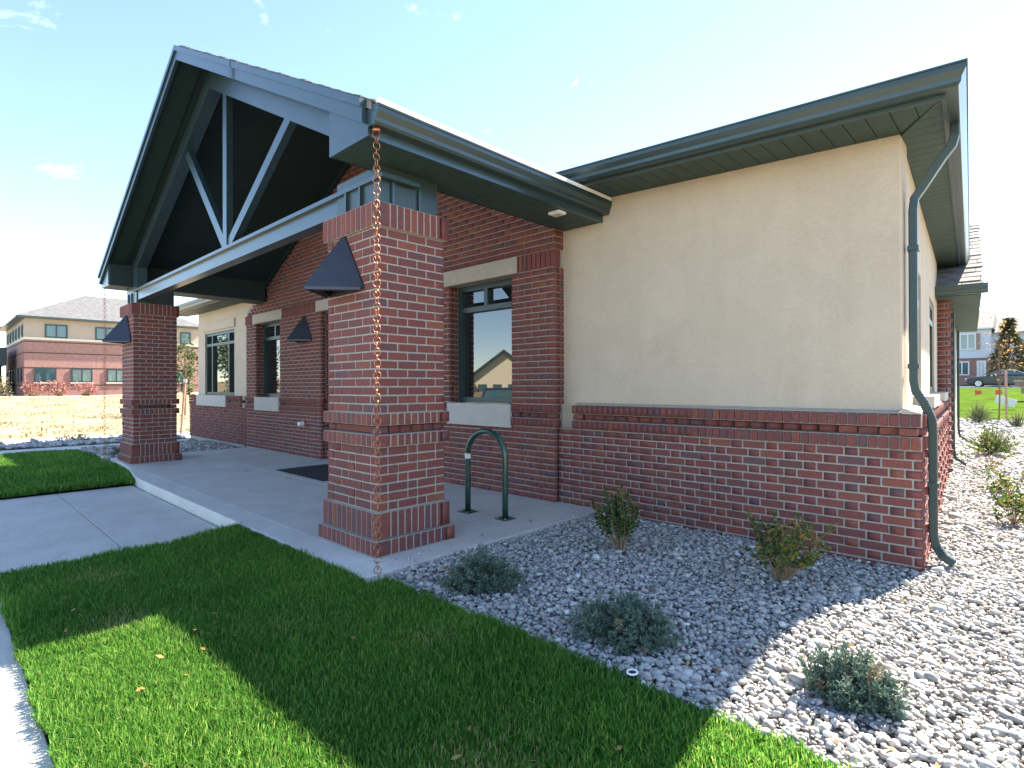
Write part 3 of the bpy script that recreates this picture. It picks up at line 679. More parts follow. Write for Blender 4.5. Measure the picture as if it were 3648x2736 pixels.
ceil_r = MB().prism([(XI, ceil_z(XI)), (RX, ceil_z(RX)), (RX, ceil_z(RX)+.03), (XI, ceil_z(XI)+.03)], -.24, YG+.02)
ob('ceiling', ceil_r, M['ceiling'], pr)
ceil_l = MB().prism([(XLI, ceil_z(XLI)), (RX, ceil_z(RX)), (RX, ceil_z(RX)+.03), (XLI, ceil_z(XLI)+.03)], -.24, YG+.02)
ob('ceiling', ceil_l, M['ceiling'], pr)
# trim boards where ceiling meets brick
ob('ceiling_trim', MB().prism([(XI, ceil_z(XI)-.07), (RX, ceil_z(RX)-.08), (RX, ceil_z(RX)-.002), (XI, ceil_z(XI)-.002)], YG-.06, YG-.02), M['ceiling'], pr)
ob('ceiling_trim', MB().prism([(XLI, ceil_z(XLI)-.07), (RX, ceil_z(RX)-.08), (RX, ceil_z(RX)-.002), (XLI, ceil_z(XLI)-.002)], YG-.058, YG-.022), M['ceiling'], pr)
def rake(s):
    X, S_, E_ = (EXR-.06, SR, 1) if s > 0 else (EXL+.03, SL, -1)
    def zt(x): return RZ-S_*abs(x-RX)-.005
    ob('rake_board', MB().prism([(X, zt(X)-.17), (RX, zt(RX)-.17), (RX, zt(RX)-.065), (X, zt(X)-.065)], -.315, -.28), M['trim'], pr)
    ob('rake_moulding', MB().prism([(X, zt(X)-.064), (RX, zt(RX)-.064), (RX, zt(RX)), (X, zt(X))], -.335, -.281), M['trim'], pr)
    xi = XI if s > 0 else XLI
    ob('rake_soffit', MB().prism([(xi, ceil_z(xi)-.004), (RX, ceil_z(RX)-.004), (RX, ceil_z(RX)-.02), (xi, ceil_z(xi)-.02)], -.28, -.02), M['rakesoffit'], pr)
rake(1); rake(-1)
ob('rake_seam', MB().prism([(-2.13, top_r(-2.13)-.178), (-2.08, top_r(-2.08)-.178), (-2.08, top_r(-2.08)-.006), (-2.13, top_r(-2.13)-.006)], -.339, -.336), M['trim'], pr)
for (xa, xb, sg) in ((XI, XF, 1), (XLF, XLI, -1)):            # boxed eaves of the porch
    zi = ceil_z(XI if sg > 0 else XLI)+.06; zo = EZ-.05
    ob('eave_return', MB().prism([(xa, ZSO), (xb, ZSO), (xb, zo if sg > 0 else zi), (xa, zi if sg > 0 else zo)], -.278, -.248), M['trim'], pr)
    ob('inner_fascia', MB().box(*( (XI, XI+.02) if sg > 0 else (XLI-.02, XLI) ), -.247, YG-.06, ZSO, zi-.03), M['ceiling'], pr)
    xo = XF if sg > 0 else XLF
    ob('fascia', MB().box(xo-.02 if sg > 0 else xo, xo if sg > 0 else xo+.02, -.247, YS-.002, ZSO-.004, EZ-.05), M['trim'], pr)
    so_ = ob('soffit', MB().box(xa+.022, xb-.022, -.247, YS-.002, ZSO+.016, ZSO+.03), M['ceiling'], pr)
    y = -.246
    while y < YS-.02:
        y2 = min(y+.152, YS-.004); ob('soffit_board', MB().box(xa+.021, xb-.021, y+.003, y2-.003, ZSO, ZSO+.015), M['soffit'], so_, bevel=.003); y = y2
def gutter_profile(sgn=1):
    # (outwards, up) of a K-style gutter hung on a fascia
    return [(0, 0), (.075, 0), (.088, .018), (.09, .045), (.112, .085), (.112, .118), (.120, .118), (.120, .130), (.104, .130), (.104, .092), (.080, .05), (.070, .012), (.006, .012), (.006, .130), (0, .130)]
gz = 3.105
ob('gutter', MB().prism([(XF+.001+a, gz+b) for a, b in gutter_profile()], -.27, YS-.004), M['gutter'], pr)
ob('gutter_end', MB().prism([(XF+.001+a, gz+b) for a, b in ((0, 0), (.075, 0), (.09, .03), (.112, .085), (.118, .13), (0, .13))], -.276, -.27), M['trim'], pr)
ob('gutter', MB().prism([(XLF-.001-a, gz+b) for a, b in gutter_profile()], -.27, YS+.3), M['gutter'], pr)
ob('gutter_end', MB().prism([(XLF-.001-a, gz+b) for a, b in ((0, 0), (.075, 0), (.09, .03), (.112, .085), (.118, .13), (0, .13))], -.276, -.27), M['trim'], pr)
ob('gutter_guard', MB().prism([(XF+.103, gz+.131), (XF+.123, gz+.131), (XF+.123, gz+.166), (XF+.02, gz+.195), (XF+.02, gz+.185)], -.268, YS-.02), M['white'], pr)
# --- the open truss in the gable
tr = ob('truss', MB().box(-7.60, -.14, .075, .20, 2.785, 2.94), M['trim'], bld)                     # tie beam
ob('beam_flashing', MB().box(-7.62, .012, .035, .074, 2.928, 2.965).box(-.03, .012, .075, .40, 2.928, 2.965), M['trim'], tr)
tx = -3.45; TY0, TY1 = .085, .19
ob('king_post', MB().box(tx-.06, tx+.06, TY0, TY1-.03, 2.941, ceil_z(tx)-.10), M['trim'], tr)
def chord(x):  return ceil_z(x)
ob('top_chord', MB().prism([(-.26, chord(-.26)-.26), (-.26, chord(-.26)-.02), (RX, chord(RX)-.02), (RX, chord(RX)-.26)], TY0-.02, TY1+.02), M['trim'], tr)
ob('top_chord', MB().prism([(-7.72, 2.967), (-7.74, chord(-7.74)-.02), (RX, chord(RX)-.02), (RX, chord(RX)-.26), (-7.45, chord(-7.45)-.26), (-7.45, 2.967)], TY0-.022, TY1+.022), M['trim'], tr)
def strut(x0, z0, x1, z1):
    return MB().bar((x0, (TY0+TY1)/2+.003, z0), (x1, (TY0+TY1)/2+.003, z1), .10, .15, (0, 1, 0)).xf(lambda p: p)
ob('strut', MB().bar((tx+.02, .137, 2.98), (-1.72, .137, chord(-1.72)-.2), .125, .075, (0, 1, 0)), M['trim'], tr)
ob('strut', MB().bar((tx-.02, .137, 2.98), (-4.98, .137, chord(-4.98)-.2), .125, .075, (0, 1, 0)), M['trim'], tr)
# --- main eaves: soffit boards, fascia, gutters
ZM = 3.222
EX, EY = 3.24, 2.10                                           # inner line of the gutters
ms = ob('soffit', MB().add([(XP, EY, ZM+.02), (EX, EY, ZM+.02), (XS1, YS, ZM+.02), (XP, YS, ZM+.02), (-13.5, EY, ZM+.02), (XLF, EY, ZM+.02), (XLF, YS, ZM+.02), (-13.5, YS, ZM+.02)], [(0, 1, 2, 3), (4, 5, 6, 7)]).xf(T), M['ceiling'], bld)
EN = (Vector((EX, EY, 0))-P0).dot(NS); ES = (Vector((EX, EY, 0))-P0).dot(DS)
x = EX-.005
def hipx(y): return XS1+(EX-XS1)*(YS-y)/(YS-EY)
while x > -12.9:
    x2 = x-.142; a, b = x-.003, x2+.003
    if a > XS1:
        ya = YS-(a-XS1)/(EX-XS1)*(YS-EY); yb = YS-(max(b, XS1)-XS1)/(EX-XS1)*(YS-EY)
        poly = [(a, EY), (a, ya), (max(b, XS1), yb)]+([(b, YS)] if b < XS1 else [])+[(b, EY)]
    else: poly = [(a, EY), (a, YS), (b, YS), (b, EY)]
    if not (x < XP+.1 and x > -8.2): ob('soffit_board', MB().prism(poly, ZM, ZM+.014, 'z').xf(T), M['soffit'], ms)
    x = x2
ms2 = ob('soffit', MB().add([side(0, 0, ZM+.02), side(EN, ES, ZM+.02), side(EN, 9, ZM+.02), side(0, 9, ZM+.02)], [(0, 1, 2, 3)]).xf(lambda p: (p[0], p[1], p[2]-.085)), M['ceiling'], bld)
s = ES+.004
while s < 6.2:
    s2 = s+.142; a, b = s+.003, s2-.003
    if a < 0:
        na = EN*(a/ES); nb = max(0, EN*(b/ES)) if b < 0 else 0
        poly = [(EN, a), (na, a)]+([(nb, b)] if b < 0 else [(0, 0), (0, b)])+[(EN, b)]
    else: poly = [(EN, a), (0, a), (0, b), (EN, b)]
    m_ = MB().prism(poly, ZM, ZM+.014, 'z'); m_.xf(lambda p: side(p[0], p[1], p[2]-.085)); ob('soffit_board', m_, M['soffit'], ms2); s = s2
ob('fascia', MB().box(-.60, EX+.012, EY-.022, EY, ZM-.012, 3.35).xf(T), M['gutter'], bld)
ob('fascia', MB().box(-13.5, -8.3, EY-.022, EY, ZM-.012, 3.35), M['gutter'], bld)
ob('fascia', MB().box(0, 9.0-ES, 0, .02, ZM-.012, 3.35).xf(lambda p: side(EN-.001+p[1], ES-.02+p[0], p[2]-.085)), M['gutter'], bld)
gp = gutter_profile(); gz2 = 3.235
def mitred():
    """front gutter and side gutter, mitred at the hip corner, as two pieces"""
    n = len(gp)
    def corner(o):                                            # point where the two offset lines meet
        a = Vector((EX+.012, EY-.022, 0)); pX = a+NS*o; t = ((EY-.022-o)-pX.y)/DS.y; return pX+DS*t
    A = MB(); Bm = MB()
    for mb, far in ((A, lambda o: Vector((-.42, EY-.022-o, 0))), (Bm, lambda o: Vector((EX+.012, EY-.022, 0))+NS*o+DS*9.2)):
        vs = []
        for o, h in gp: p = corner(o); vs.append((p.x, p.y, gz2+h))
        for o, h in gp: p = far(o); vs.append((p.x, p.y, gz2+h))
        mb.add(vs, [(i, n+i, n+(i+1) % n, (i+1) % n) for i in range(n)]+[tuple(range(n, 2*n))])
    return A, Bm
gA, gB = mitred()
ob('gutter', gA.xf(T), M['gutter'], bld); ob('gutter', gB.xf(lambda p: (p[0], p[1], p[2]-.085)), M['gutter'], bld)
ob('gutter', MB().prism([(EY-.022-a, gz2+b) for a, b in gp], -13.5, -8.5, 'x'), M['gutter'], bld)
# downspout at the near corner
ds_ = [side(EN+.055, .05, gz2-.075), side(EN+.055, .05, gz2-.17), side(EN+.04, .055, gz2-.23), side(EN-.01, .065, gz2-.29), side(.12, .11, 2.76), side(.072, .12, 2.69), side(.062, .12, 2.60),
       side(.062, .12, 1.33), side(.075, .12, 1.25), side(.12, .12, 1.17), side(SW+.01, .12, 1.12), side(SW+.040, .12, 1.04), side(SW+.045, .12, .95), side(SW+.045, .12, .20), side(SW+.06, .12, .12), side(SW+.10, .10, .06), side(SW+.165, .09, .02)]
dsp = ob('downspout', MB().rect_tube(ds_, .075, .054, DS), M['dspout'], bld)
for z in (2.3, 1.42): ob('strap', MB().box(-.052, .052, -.034, .036, z, z+.035).xf(lambda p: side(.062+p[1], .12+p[0], p[2])), M['dspout'], dsp)
ob('strap', MB().box(-.052, .052, -.034, .036, .55, .585).xf(lambda p: side(SW+.045+p[1], .12+p[0], p[2])), M['dspout'], dsp)
for (a, b, nn) in ((8, 12, 14), (14, 16, 8)):                 # ribs of the pressed elbows
    for q in range(nn):
        t = a+(b-a)*(q+.5)/nn; i = int(t); p = Vector(ds_[i]).lerp(Vector(ds_[min(i+1, 16)]), t-i); d_ = (Vector(ds_[min(i+1, 16)])-Vector(ds_[i])).normalized()
        ob('elbow_rib', MB().rect_tube([p-d_*.004, p+d_*.004], .081, .060, DS), M['dspout'], dsp)
for s0, zt in ((6.2, 2.5), (11.0, 2.5)):
    ob('downspout', MB().rect_tube([side(BN+.045, s0, zt), side(BN+.045, s0, .3), side(BN+.07, s0, .14), side(BN+.20, s0, .05)], .06, .045, DS), M['dspout'], bld)
# roof of the side bay: one slope that rises away from the eave
bz = 2.66; RN = .52
br = ob('bay_roof', MB().add([side(RN, 5.05, bz), side(RN, 8.6, bz+1.68), side(-3.0, 8.6, bz+1.68), side(-3.0, 5.05, bz), side(RN, 12.2, bz), side(-3.0, 12.2, bz), side(RN, 5.05, bz-.02), side(RN, 12.2, bz-.02), side(-3.0, 12.2, bz-.02), side(-3.0, 5.05, bz-.02)],
              [(0, 1, 2, 3), (1, 4, 5, 2), (6, 9, 8, 7), (0, 6, 7, 4, 1), (0, 3, 9, 6)]), M['shingle'], bld)
for k in range(17):
    m_ = MB(); s = 5.04+k*.205; z = bz+(s-5.05)*.473; n0 = -2.4
    while n0 < RN+.02:
        n1 = min(n0+random.uniform(.2, .32), RN+random.uniform(.005, .03)); h = random.uniform(.012, .028)
        m_.add([side(n0+.003, s, z+.002), side(n1-.003, s, z+.002), side(n1-.003, s, z+h), side(n0+.003, s, z+h), side(n1-.003, s+.22, z+.112), side(n0+.003, s+.22, z+.112)], [(0, 1, 2, 3), (3, 2, 4, 5), (1, 4, 2), (0, 3, 5)]); n0 = n1 if n1 < RN else 9
    o = ob('shingle_course', m_, M['shingle'], br); o['kind'] = 'stuff'
ob('gutter', MB().prism([(5.05-a, bz-.10+b) for a, b in gp], -.5, RN+.06, 'x').xf(lambda p: side(p[0], p[1], p[2])), M['gutter'], br)
so_ = ob('soffit', MB().add([side(-.4, 5.06, bz-.09), side(RN-.01, 5.06, bz-.09), side(RN-.01, 12.4, bz-.09), side(-.4, 12.4, bz-.09)], [(0, 1, 2, 3)]), M['ceiling'], br)
s = 5.07
while s < 12: ob('soffit_board', MB().box(-.35, RN-.01, s+.003, s+.197, bz-.108, bz-.095).xf(lambda p: side(p[0], p[1], p[2])), M['soffit'], so_); s += .2

# ------------------------------------------------------------------ things on and around the porch
def wall_lamp(x, y, zb, label, hw=.295, dep=.36, h=.47):
    t = tag(empty('wall_lamp', (x, y, zb)), label, 'lamp', 'pyramid wall lamps')
    ap = Vector((x, y-.012, zb+h)); L = Vector((x-hw, y-.012, zb)); R_ = Vector((x+hw, y-.012, zb)); F_ = Vector((x, y-dep, zb))
    m = MB(); th = .012
    for a, b in ((L, F_), (F_, R_)):
        nrm = (b-a).cross(ap-a).normalized(); i = [p-nrm*th for p in (a, b, ap)]
        m.add([a, b, ap]+i, [(0, 1, 2), (5, 4, 3), (0, 3, 4, 1), (1, 4, 5, 2), (2, 5, 3, 0)])
    ob('shade', m, M['lamp'], t)
    ob('back_plate', MB().add([(x-hw, y-.001, zb), (x+hw, y-.001, zb), (x, y-.001, zb+h), (x-hw, y-.011, zb), (x+hw, y-.011, zb), (x, y-.011, zb+h)], [(0, 1, 2), (5, 4, 3), (0, 3, 4, 1), (1, 4, 5, 2), (2, 5, 3, 0)]), M['lamp'], t)
    tr_ = MB()
    for k_, z_ in ((.93, zb-.012), (.72, zb-.012)):
        P = [Vector((x+(p.x-x)*k_, y-.012+(p.y-y)*k_, z_)) for p in (L, F_, R_)]
        for a, b in ((P[0], P[1]), (P[1], P[2]), (P[2], P[0])): tr_.bar(a, b, .014, .022)
    ob('trim_ring', tr_, M['lamp'], t)
    ob('lens', MB().add([(x-hw*.9, y-.02, zb+.03), (x+hw*.9, y-.02, zb+.03), (x, y-dep*.88, zb+.03)], [(0, 1, 2)]), M['lens'], t)
    return t
wall_lamp(-.475, -.004, 2.085, 'dark pyramid wall lamp on the column beside the copper rain chain and bicycle rack')
wall_lamp(-6.17, YG-.004, 2.15, 'dark pyramid wall lamp on the brick pier between narrow window and door mat', hw=.29, dep=.34)
wall_lamp(DX-CA/2, -.004, 2.085, 'dark pyramid wall lamp on the column next to the dry field')

def torus(R, r, n=18, m=7):
    mb = MB()
    for i in range(n):
        a = 2*math.pi*i/n
        for j in range(m):
            b = 2*math.pi*j/m; mb.v.append(((R+r*math.cos(b))*math.cos(a), r*math.sin(b), (R+r*math.cos(b))*math.sin(a)*1.12))
    for i in range(n):
        for j in range(m): mb.f.append((i*m+j, i*m+(j+1) % m, ((i+1) % n)*m+(j+1) % m, ((i+1) % n)*m+j))
    return mb
_tm = torus(.0250, .0027); link_me = bpy.data.meshes.new('link'); link_me.from_pydata(_tm.v, [], _tm.f); link_me.update()
link_me.polygons.foreach_set('use_smooth', [True]*len(link_me.polygons)); link_me.materials.append(M['copper'])
def rain_chain(x, y, z0, z1, label):
    t = tag(empty('rain_chain', (x, y, z0)), label, 'rain chain', 'copper rain chains')
    ob('outlet', MB().tube([(x, y, z1+.10), (x, y, z1+.01), (x, y, z1)], [.03, .03, .036], 12), M['copper'], t, smooth=True)
    z = z1-.02; i = 0; sway = random.uniform(-.3, .3)
    while z > z0:
        o = bpy.data.objects.new('link', link_me); o.location = (random.uniform(-.003, .003), random.uniform(-.003, .003), z-z0)
        o.rotation_euler = (random.uniform(-.1, .1), random.uniform(-.16, .16), (math.pi/2 if i % 2 else 0)+YAW+.5+random.uniform(-.35, .35)); COL.objects.link(o); o.parent = t
        z -= .043 if i % 3 else .034; i += 1
rain_chain(.35, -.23, -.06, 3.075, 'copper ring rain chain hanging before the corner of the column by the bicycle rack')
rain_chain(-8.36, -.23, -.06, 3.075, 'copper ring rain chain hanging beside the column next to the dry field')

# bicycle rack
a, b = Vector((-.60, 1.46, 0)), Vector((-.105, 1.505, 0)); r_ = (b-a).length/2; mid = (a+b)/2; ax = (b-a).normalized(); zt_ = .875-r_-.03
path = [a+Vector((0, 0, z)) for z in (.01, .25, zt_*.8, zt_)]+[mid+ax*(-r_*math.cos(q*math.pi/16))+Vector((0, 0, zt_+r_*math.sin(q*math.pi/16))) for q in range(1, 16)]+[b+Vector((0, 0, z)) for z in (zt_, zt_*.8, .25, .01)]
bk = tag(empty('bicycle_rack', mid), 'green inverted U bicycle rack bolted to the porch slab', 'bike rack')
ob('hoop', MB().tube(path, .030, 14), M['rack'], bk, smooth=True)
for p in (a, b):
    ob('base_plate', MB().box(p.x-.075, p.x+.075, p.y-.075, p.y+.075, .001, .011), M['rack'], bk, bevel=.003)
    for dx, dy in ((-1, -1), (1, -1), (1, 1), (-1, 1)): ob('bolt', MB().tube([(p.x+dx*.055, p.y+dy*.055, .011), (p.x+dx*.055, p.y+dy*.055, .02)], .009, 6), M['steel'], bk)
st_ = a+Vector((0, 0, .58)); ob('sticker', MB().tube([st_-Vector((0, 0, .028)), st_+Vector((0, 0, .028))], .0306, 14, cap=False), M['white'], bk)

dm = MB().box(-4.90, -3.42, 1.33, 2.16, .001, .012)
tag(ob('door_mat', dm, M['mat'], org=(-4.16, 1.75, 0), bevel=.004), 'black rubber door mat lying flat on the concrete porch', 'door mat')
hb = tag(empty('hose_bib', (-6.2, YG, .61)), 'small round grey hose connection fixed to the brick low wall', 'hose bib')
ob('flange', MB().tube([(-6.2, YG-.014, .61), (-6.2, YG-.03, .61)], .055, 16), M['steel'], hb); ob('cap', MB().tube([(-6.2, YG-.03, .61), (-6.2, YG-.10, .61), (-6.2, YG-.12, .61)], [.042, .042, .03], 16), M['white'], hb)
sf = tag(empty('soffit_light', (.19, 1.96, ZSO)), 'small white rectangular light set in the green porch soffit', 'light')
ob('housing', MB().box(.12, .26, 1.90, 2.02, ZSO-.03, ZSO-.002), M['white'], sf, bevel=.006); ob('diffuser', MB().box(.138, .242, 1.915, 2.005, ZSO-.036, ZSO-.031), M['lens'], sf)
t = tag(empty('sprinkler_head', (2.36, -.20, -.06)), 'small white ringed sprinkler head at the lawn edge by the gravel', 'sprinkler')
_t = torus(.022, .005, 16, 6); _t.v = [(x+2.36, z-.2, y+.012) for x, y, z in _t.v]; ob('ring', _t, M['white'], t, smooth=True); ob('stem', MB().tube([(2.36, -.2, -.09), (2.36, -.2, .009)], .02, 10), M['rubber'], t)

# ------------------------------------------------------------------ vegetation
def leafquads(P, Dn, Up, L, W, rnd):
    """diamond leaves: centres P, length direction Dn, width direction Up"""
    n = len(P); L = np.asarray(L).reshape(-1, 1); W = np.asarray(W).reshape(-1, 1)
    V = np.stack([P, P+Dn*L*.5+Up*W*.5, P+Dn*L, P+Dn*L*.5-Up*W*.5], 1).reshape(-1, 3); F = np.arange(4*n).reshape(-1, 4)
    return V, F, np.repeat(rnd, 4)
def unit(v): return v/np.maximum(np.linalg.norm(v, axis=-1, keepdims=True), 1e-9)
def rdir(n): return unit(rng.normal(size=(n, 3)))
DEAD = [(-.22, -1.62, .13, .45), (2.30, -1.05, .22, .30), (2.62, -1.30, .16, .35), (-1.25, -1.55, .18, .25), (.6, -.95, .14, .18), (1.35, -.55, .12, .2)]
def dead(P):
    d = np.zeros(len(P))
    for x, y, r, a in DEAD: d += a*np.exp(-((P[:, 0]-x)**2+(P[:, 1]-y)**2)/r**2)
    return d
def grass(name, x0, x1, y0, y1, n, h, wd, z, inside, label_stuff, mat='grass', dens=None):
    P = np.column_stack([rng.uniform(x0, x1, n), rng.uniform(y0, y1, n)]); k_ = inside(P)
    if dens is not None: k_ &= rng.random(n) < dens(P)
    P = P[k_]; n = len(P)
    patch = .5+.5*np.sin(P[:, 0]*3.1+1.3*np.sin(P[:, 1]*2.7))*np.sin(P[:, 1]*4.3+.8*np.sin(P[:, 0]*5.1))
    a = rng.uniform(0, 2*np.pi, n); H = h*(.35+.95*rng.random(n)**.8)*(.8+.35*patch)*(1-.5*np.clip(dead(P), 0, 1)); lean = np.abs(rng.normal(0, .45, n)); la = rng.uniform(0, 2*np.pi, n)
    base = np.column_stack([P, np.full(n, z) if np.isscalar(z) else z(P[:, 1])]); sd = np.column_stack([np.cos(a), np.sin(a), np.zeros(n)])*(wd*rng.uniform(.7, 1.3, n))[:, None]
    ld = np.column_stack([np.cos(la), np.sin(la), np.zeros(n)])*(lean*H)[:, None]
    mid = base+ld*.35+np.column_stack([np.zeros((n, 2)), H*.62]); tip = base+ld+np.column_stack([np.zeros((n, 2)), H*np.sqrt(np.maximum(.25, 1-lean**2*.5))])
    V = np.stack([base-sd, base+sd, mid+sd*.8, tip, mid-sd*.8], 1).reshape(-1, 3)
    i5 = 5*np.arange(n)[:, None]; F = np.concatenate([i5+np.array([[0, 1, 2]]), i5+np.array([[0, 2, 4]]), i5+np.array([[4, 2, 3]])])
    o = npmesh(name, V, F, M[mat], None, {'rnd': np.repeat(np.where(rng.random(n) < .006+dead(P), rng.uniform(.92, 1, n), rng.random(n)**1.1*.9), 5)})
    return tag(o, label_stuff, 'grass', kind='stuff')
def in_near(P):
    x, y = P[:, 0], P[:, 1]; wob = .012*np.sin(x*9)+.01*np.sin(x*23+1)
    ok = (x > -1.875+.02*np.sin(y*11)+.012*np.sin(y*31)) & (y > -2.065+wob*.8)
    return ok & np.where(x < .44, y < -.345+wob+.02*np.clip(.3-x, 0, .1), y < -.2+wob)
def dens_near(P):
    d = np.hypot(P[:, 0]-CAM[0], P[:, 1]-CAM[1]); return np.clip(3.4/d, .25, 1)
grass('lawn_grass', -1.9, 4.3, -2.08, -.15, 365000, .056, .0026, lz, in_near, 'lush green lawn between sidewalk, walkway and gravel bed', dens=dens_near)
grass('lawn_grass', -11.5, -5.77, -2.05, -.06, 48000, .075, .006, LZ, lambda P: (P[:, 1] < -.14+.03*np.sin(P[:, 0]*3)) & (P[:, 0] > -11.5) & ((P[:, 0] < -5.78)), 'dark green lawn patch between walkway and far side path')
# dry tufts of the field
def field_ok(P): return (P[:, 0] < -15.8)
xs_ = []
n = 15000; X_ = -15.8-rng.random(n)**1.6*36; Y_ = -10+rng.random(n)*32
P = np.column_stack([X_, Y_]); clump = np.sin(P[:, 0]*.9)*np.sin(P[:, 1]*1.1+P[:, 0]*.3)+.4*np.sin(P[:, 0]*2.7+P[:, 1]*1.9); P = P[(clump > .15) | (rng.random(n) < .10)]; n = len(P)
a = rng.uniform(0, 2*np.pi, n); Zb = np.array([zg(p[0], p[1]) for p in P]); H = rng.uniform(.05, .16, n)
base = np.column_stack([P, Zb]); sd = np.column_stack([np.cos(a), np.sin(a), np.zeros(n)])*.02; tip = base+np.column_stack([rng.normal(0, .06, n), rng.normal(0, .06, n), H])
V = np.stack([base-sd, base+sd, tip], 1).reshape(-1, 3)
tag(npmesh('dry_field_grass', V, np.arange(3*n).reshape(-1, 3), M['drygrass'], None, {'rnd': np.repeat(rng.random(n), 3)}), 'dry tan grass tufts covering the open field', 'grass', kind='stuff')

# gravel
def ico(sub):
    t = (1+5**.5)/2; v = [(-1,t,0),(1,t,0),(-1,-t,0),(1,-t,0),(0,-1,t),(0,1,t),(0,-1,-t),(0,1,-t),(t,0,-1),(t,0,1),(-t,0,-1),(-t,0,1)]
    f = [(0,11,5),(0,5,1),(0,1,7),(0,7,10),(0,10,11),(1,5,9),(5,11,4),(11,10,2),(10,7,6),(7,1,8),(3,9,4),(3,4,2),(3,2,6),(3,6,8),(3,8,9),(4,9,5),(2,4,11),(6,2,10),(8,6,7),(9,8,1)]
    v = [np.array(p)/np.linalg.norm(p) for p in v]
    for _ in range(sub):
        cache = {}; nf = []
        def midp(i, j):
            k = (min(i, j), max(i, j))
            if k not in cache: q = v[i]+v[j]; v.append(q/np.linalg.norm(q)); cache[k] = len(v)-1
            return cache[k]
        for a, b, c in f:
            x, y, z = midp(a, b), midp(b, c), midp(c, a); nf += [(a, x, z), (b, y, x), (c, z, y), (x, y, z)]
        f = nf
    return np.array(v), np.array(f)
def pebbles(name, P, size, sub, label):
    n = len(P); bv, bf = ico(sub); nv = len(bv); nsh = 12
    shapes = []
    for k_ in range(nsh):
        ph = rng.normal(size=(3, 3))*1.3; s_ = 1+.12*np.sin(bv@ph[0]*1.6)+.10*np.sin(bv@ph[1]*2.3+1); shapes.append(bv*s_[:, None])
    shapes = np.array(shapes); sid = rng.integers(0, nsh, n)
    ax_ = np.column_stack([rng.uniform(.95, 1.55, n), rng.uniform(.75, 1.05, n), rng.uniform(.45, .72, n)])*(size*rng.lognormal(-.05, .40, n))[:, None]
    V = shapes[sid]*ax_[:, None]
    yaw, tx_, ty_ = rng.uniform(0, 2*np.pi, n), rng.normal(0, .38, n), rng.normal(0, .38, n)
    c, s = np.cos(tx_)[:, None], np.sin(tx_)[:, None]; V = np.stack([V[..., 0], V[..., 1]*c-V[..., 2]*s, V[..., 1]*s+V[..., 2]*c], -1)
    c, s = np.cos(ty_)[:, None], np.sin(ty_)[:, None]; V = np.stack([V[..., 0]*c+V[..., 2]*s, V[..., 1], -V[..., 0]*s+V[..., 2]*c], -1)
    c, s = np.cos(yaw)[:, None], np.sin(yaw)[:, None]; V = np.stack([V[..., 0]*c-V[..., 1]*s, V[..., 0]*s+V[..., 1]*c, V[..., 2]], -1)
    V = (V+P[:, None]).reshape(-1, 3); F = (bf[None]+nv*np.arange(n)[:, None, None]).reshape(-1, 3)
    o = npmesh(name, V, F, M['pebble'], None, {'rnd': np.repeat(rng.random(n), nv)}, smooth=True); return tag(o, label, 'gravel', kind='stuff')
def scatter(n, x0, x1, y0, y1, ok, z0, zj):
    P = np.column_stack([rng.uniform(x0, x1, n), rng.uniform(y0, y1, n)]); P = P[ok(P)]
    return np.column_stack([P, z0+rng.uniform(0, zj, len(P))+.010*np.sin(P[:, 0]*4.1)*np.sin(P[:, 1]*3.7)])
def okA(P):
    x, y = P[:, 0], P[:, 1]; return (x > GX+.015) & (y > -.215+.015*np.sin(x*13)) & ((y < YLW-.01) | (x > X1W+.02-(y-YLW)*.072)) & (x < 4.35)
PA = scatter(46000, GX, 4.35, -.24, 3.4, okA, -.045, .034); dA = np.hypot(PA[:, 0]-CAM[0], PA[:, 1]-CAM[1]) < 2.75
pebbles('gravel', PA[dA], .0115, 1, 'grey rounded river pebbles filling the bed next to the lawn'); pebbles('gravel', PA[~dA], .0118, 0, 'grey rounded river pebbles along the foot of the brick low wall')
PSt = np.column_stack([rng.uniform(.15, GX, 26), rng.uniform(-.25, 2.2, 26), np.full(26, .008)]); pebbles('gravel', PSt, .011, 0, 'few stray pebbles kicked onto the edge of the porch slab')
def okB(P):
    x, y = P[:, 0], P[:, 1]; return (x > X1W+.02-(y-YLW)*.072) & (x < 4.1)
PB = scatter(16000, 2.2, 4.1, 3.4, 9.5, okB, -.048, .036); pebbles('gravel', PB, .0160, 0, 'grey rounded river pebbles along the side of the building')
PC = scatter(9000, .8, 5.2, 9.5, 21.2, lambda P: P[:, 0] > 2.4-(P[:, 1]-9)*.1, 0, .02); PC[:, 2] += np.array([max(-.06, zg(p[0], p[1])+.015) for p in PC]); pebbles('gravel', PC, .036, 0, 'pale pebbles of the far gravel bed beside the lawn')
PD = scatter(2600, -11.5, -8.66, -.1, 2.2, lambda P: P[:, 0] < 9, -.05, .03); pebbles('gravel', PD, .026, 0, 'grey pebbles beside the column next to the dry field')
PE = scatter(2600, -15.5, -13.2, -1.5, 2.5, lambda P: P[:, 0] < 9, -.09, .03); pebbles('gravel', PE, .035, 0, 'grey pebbles behind the far side path')

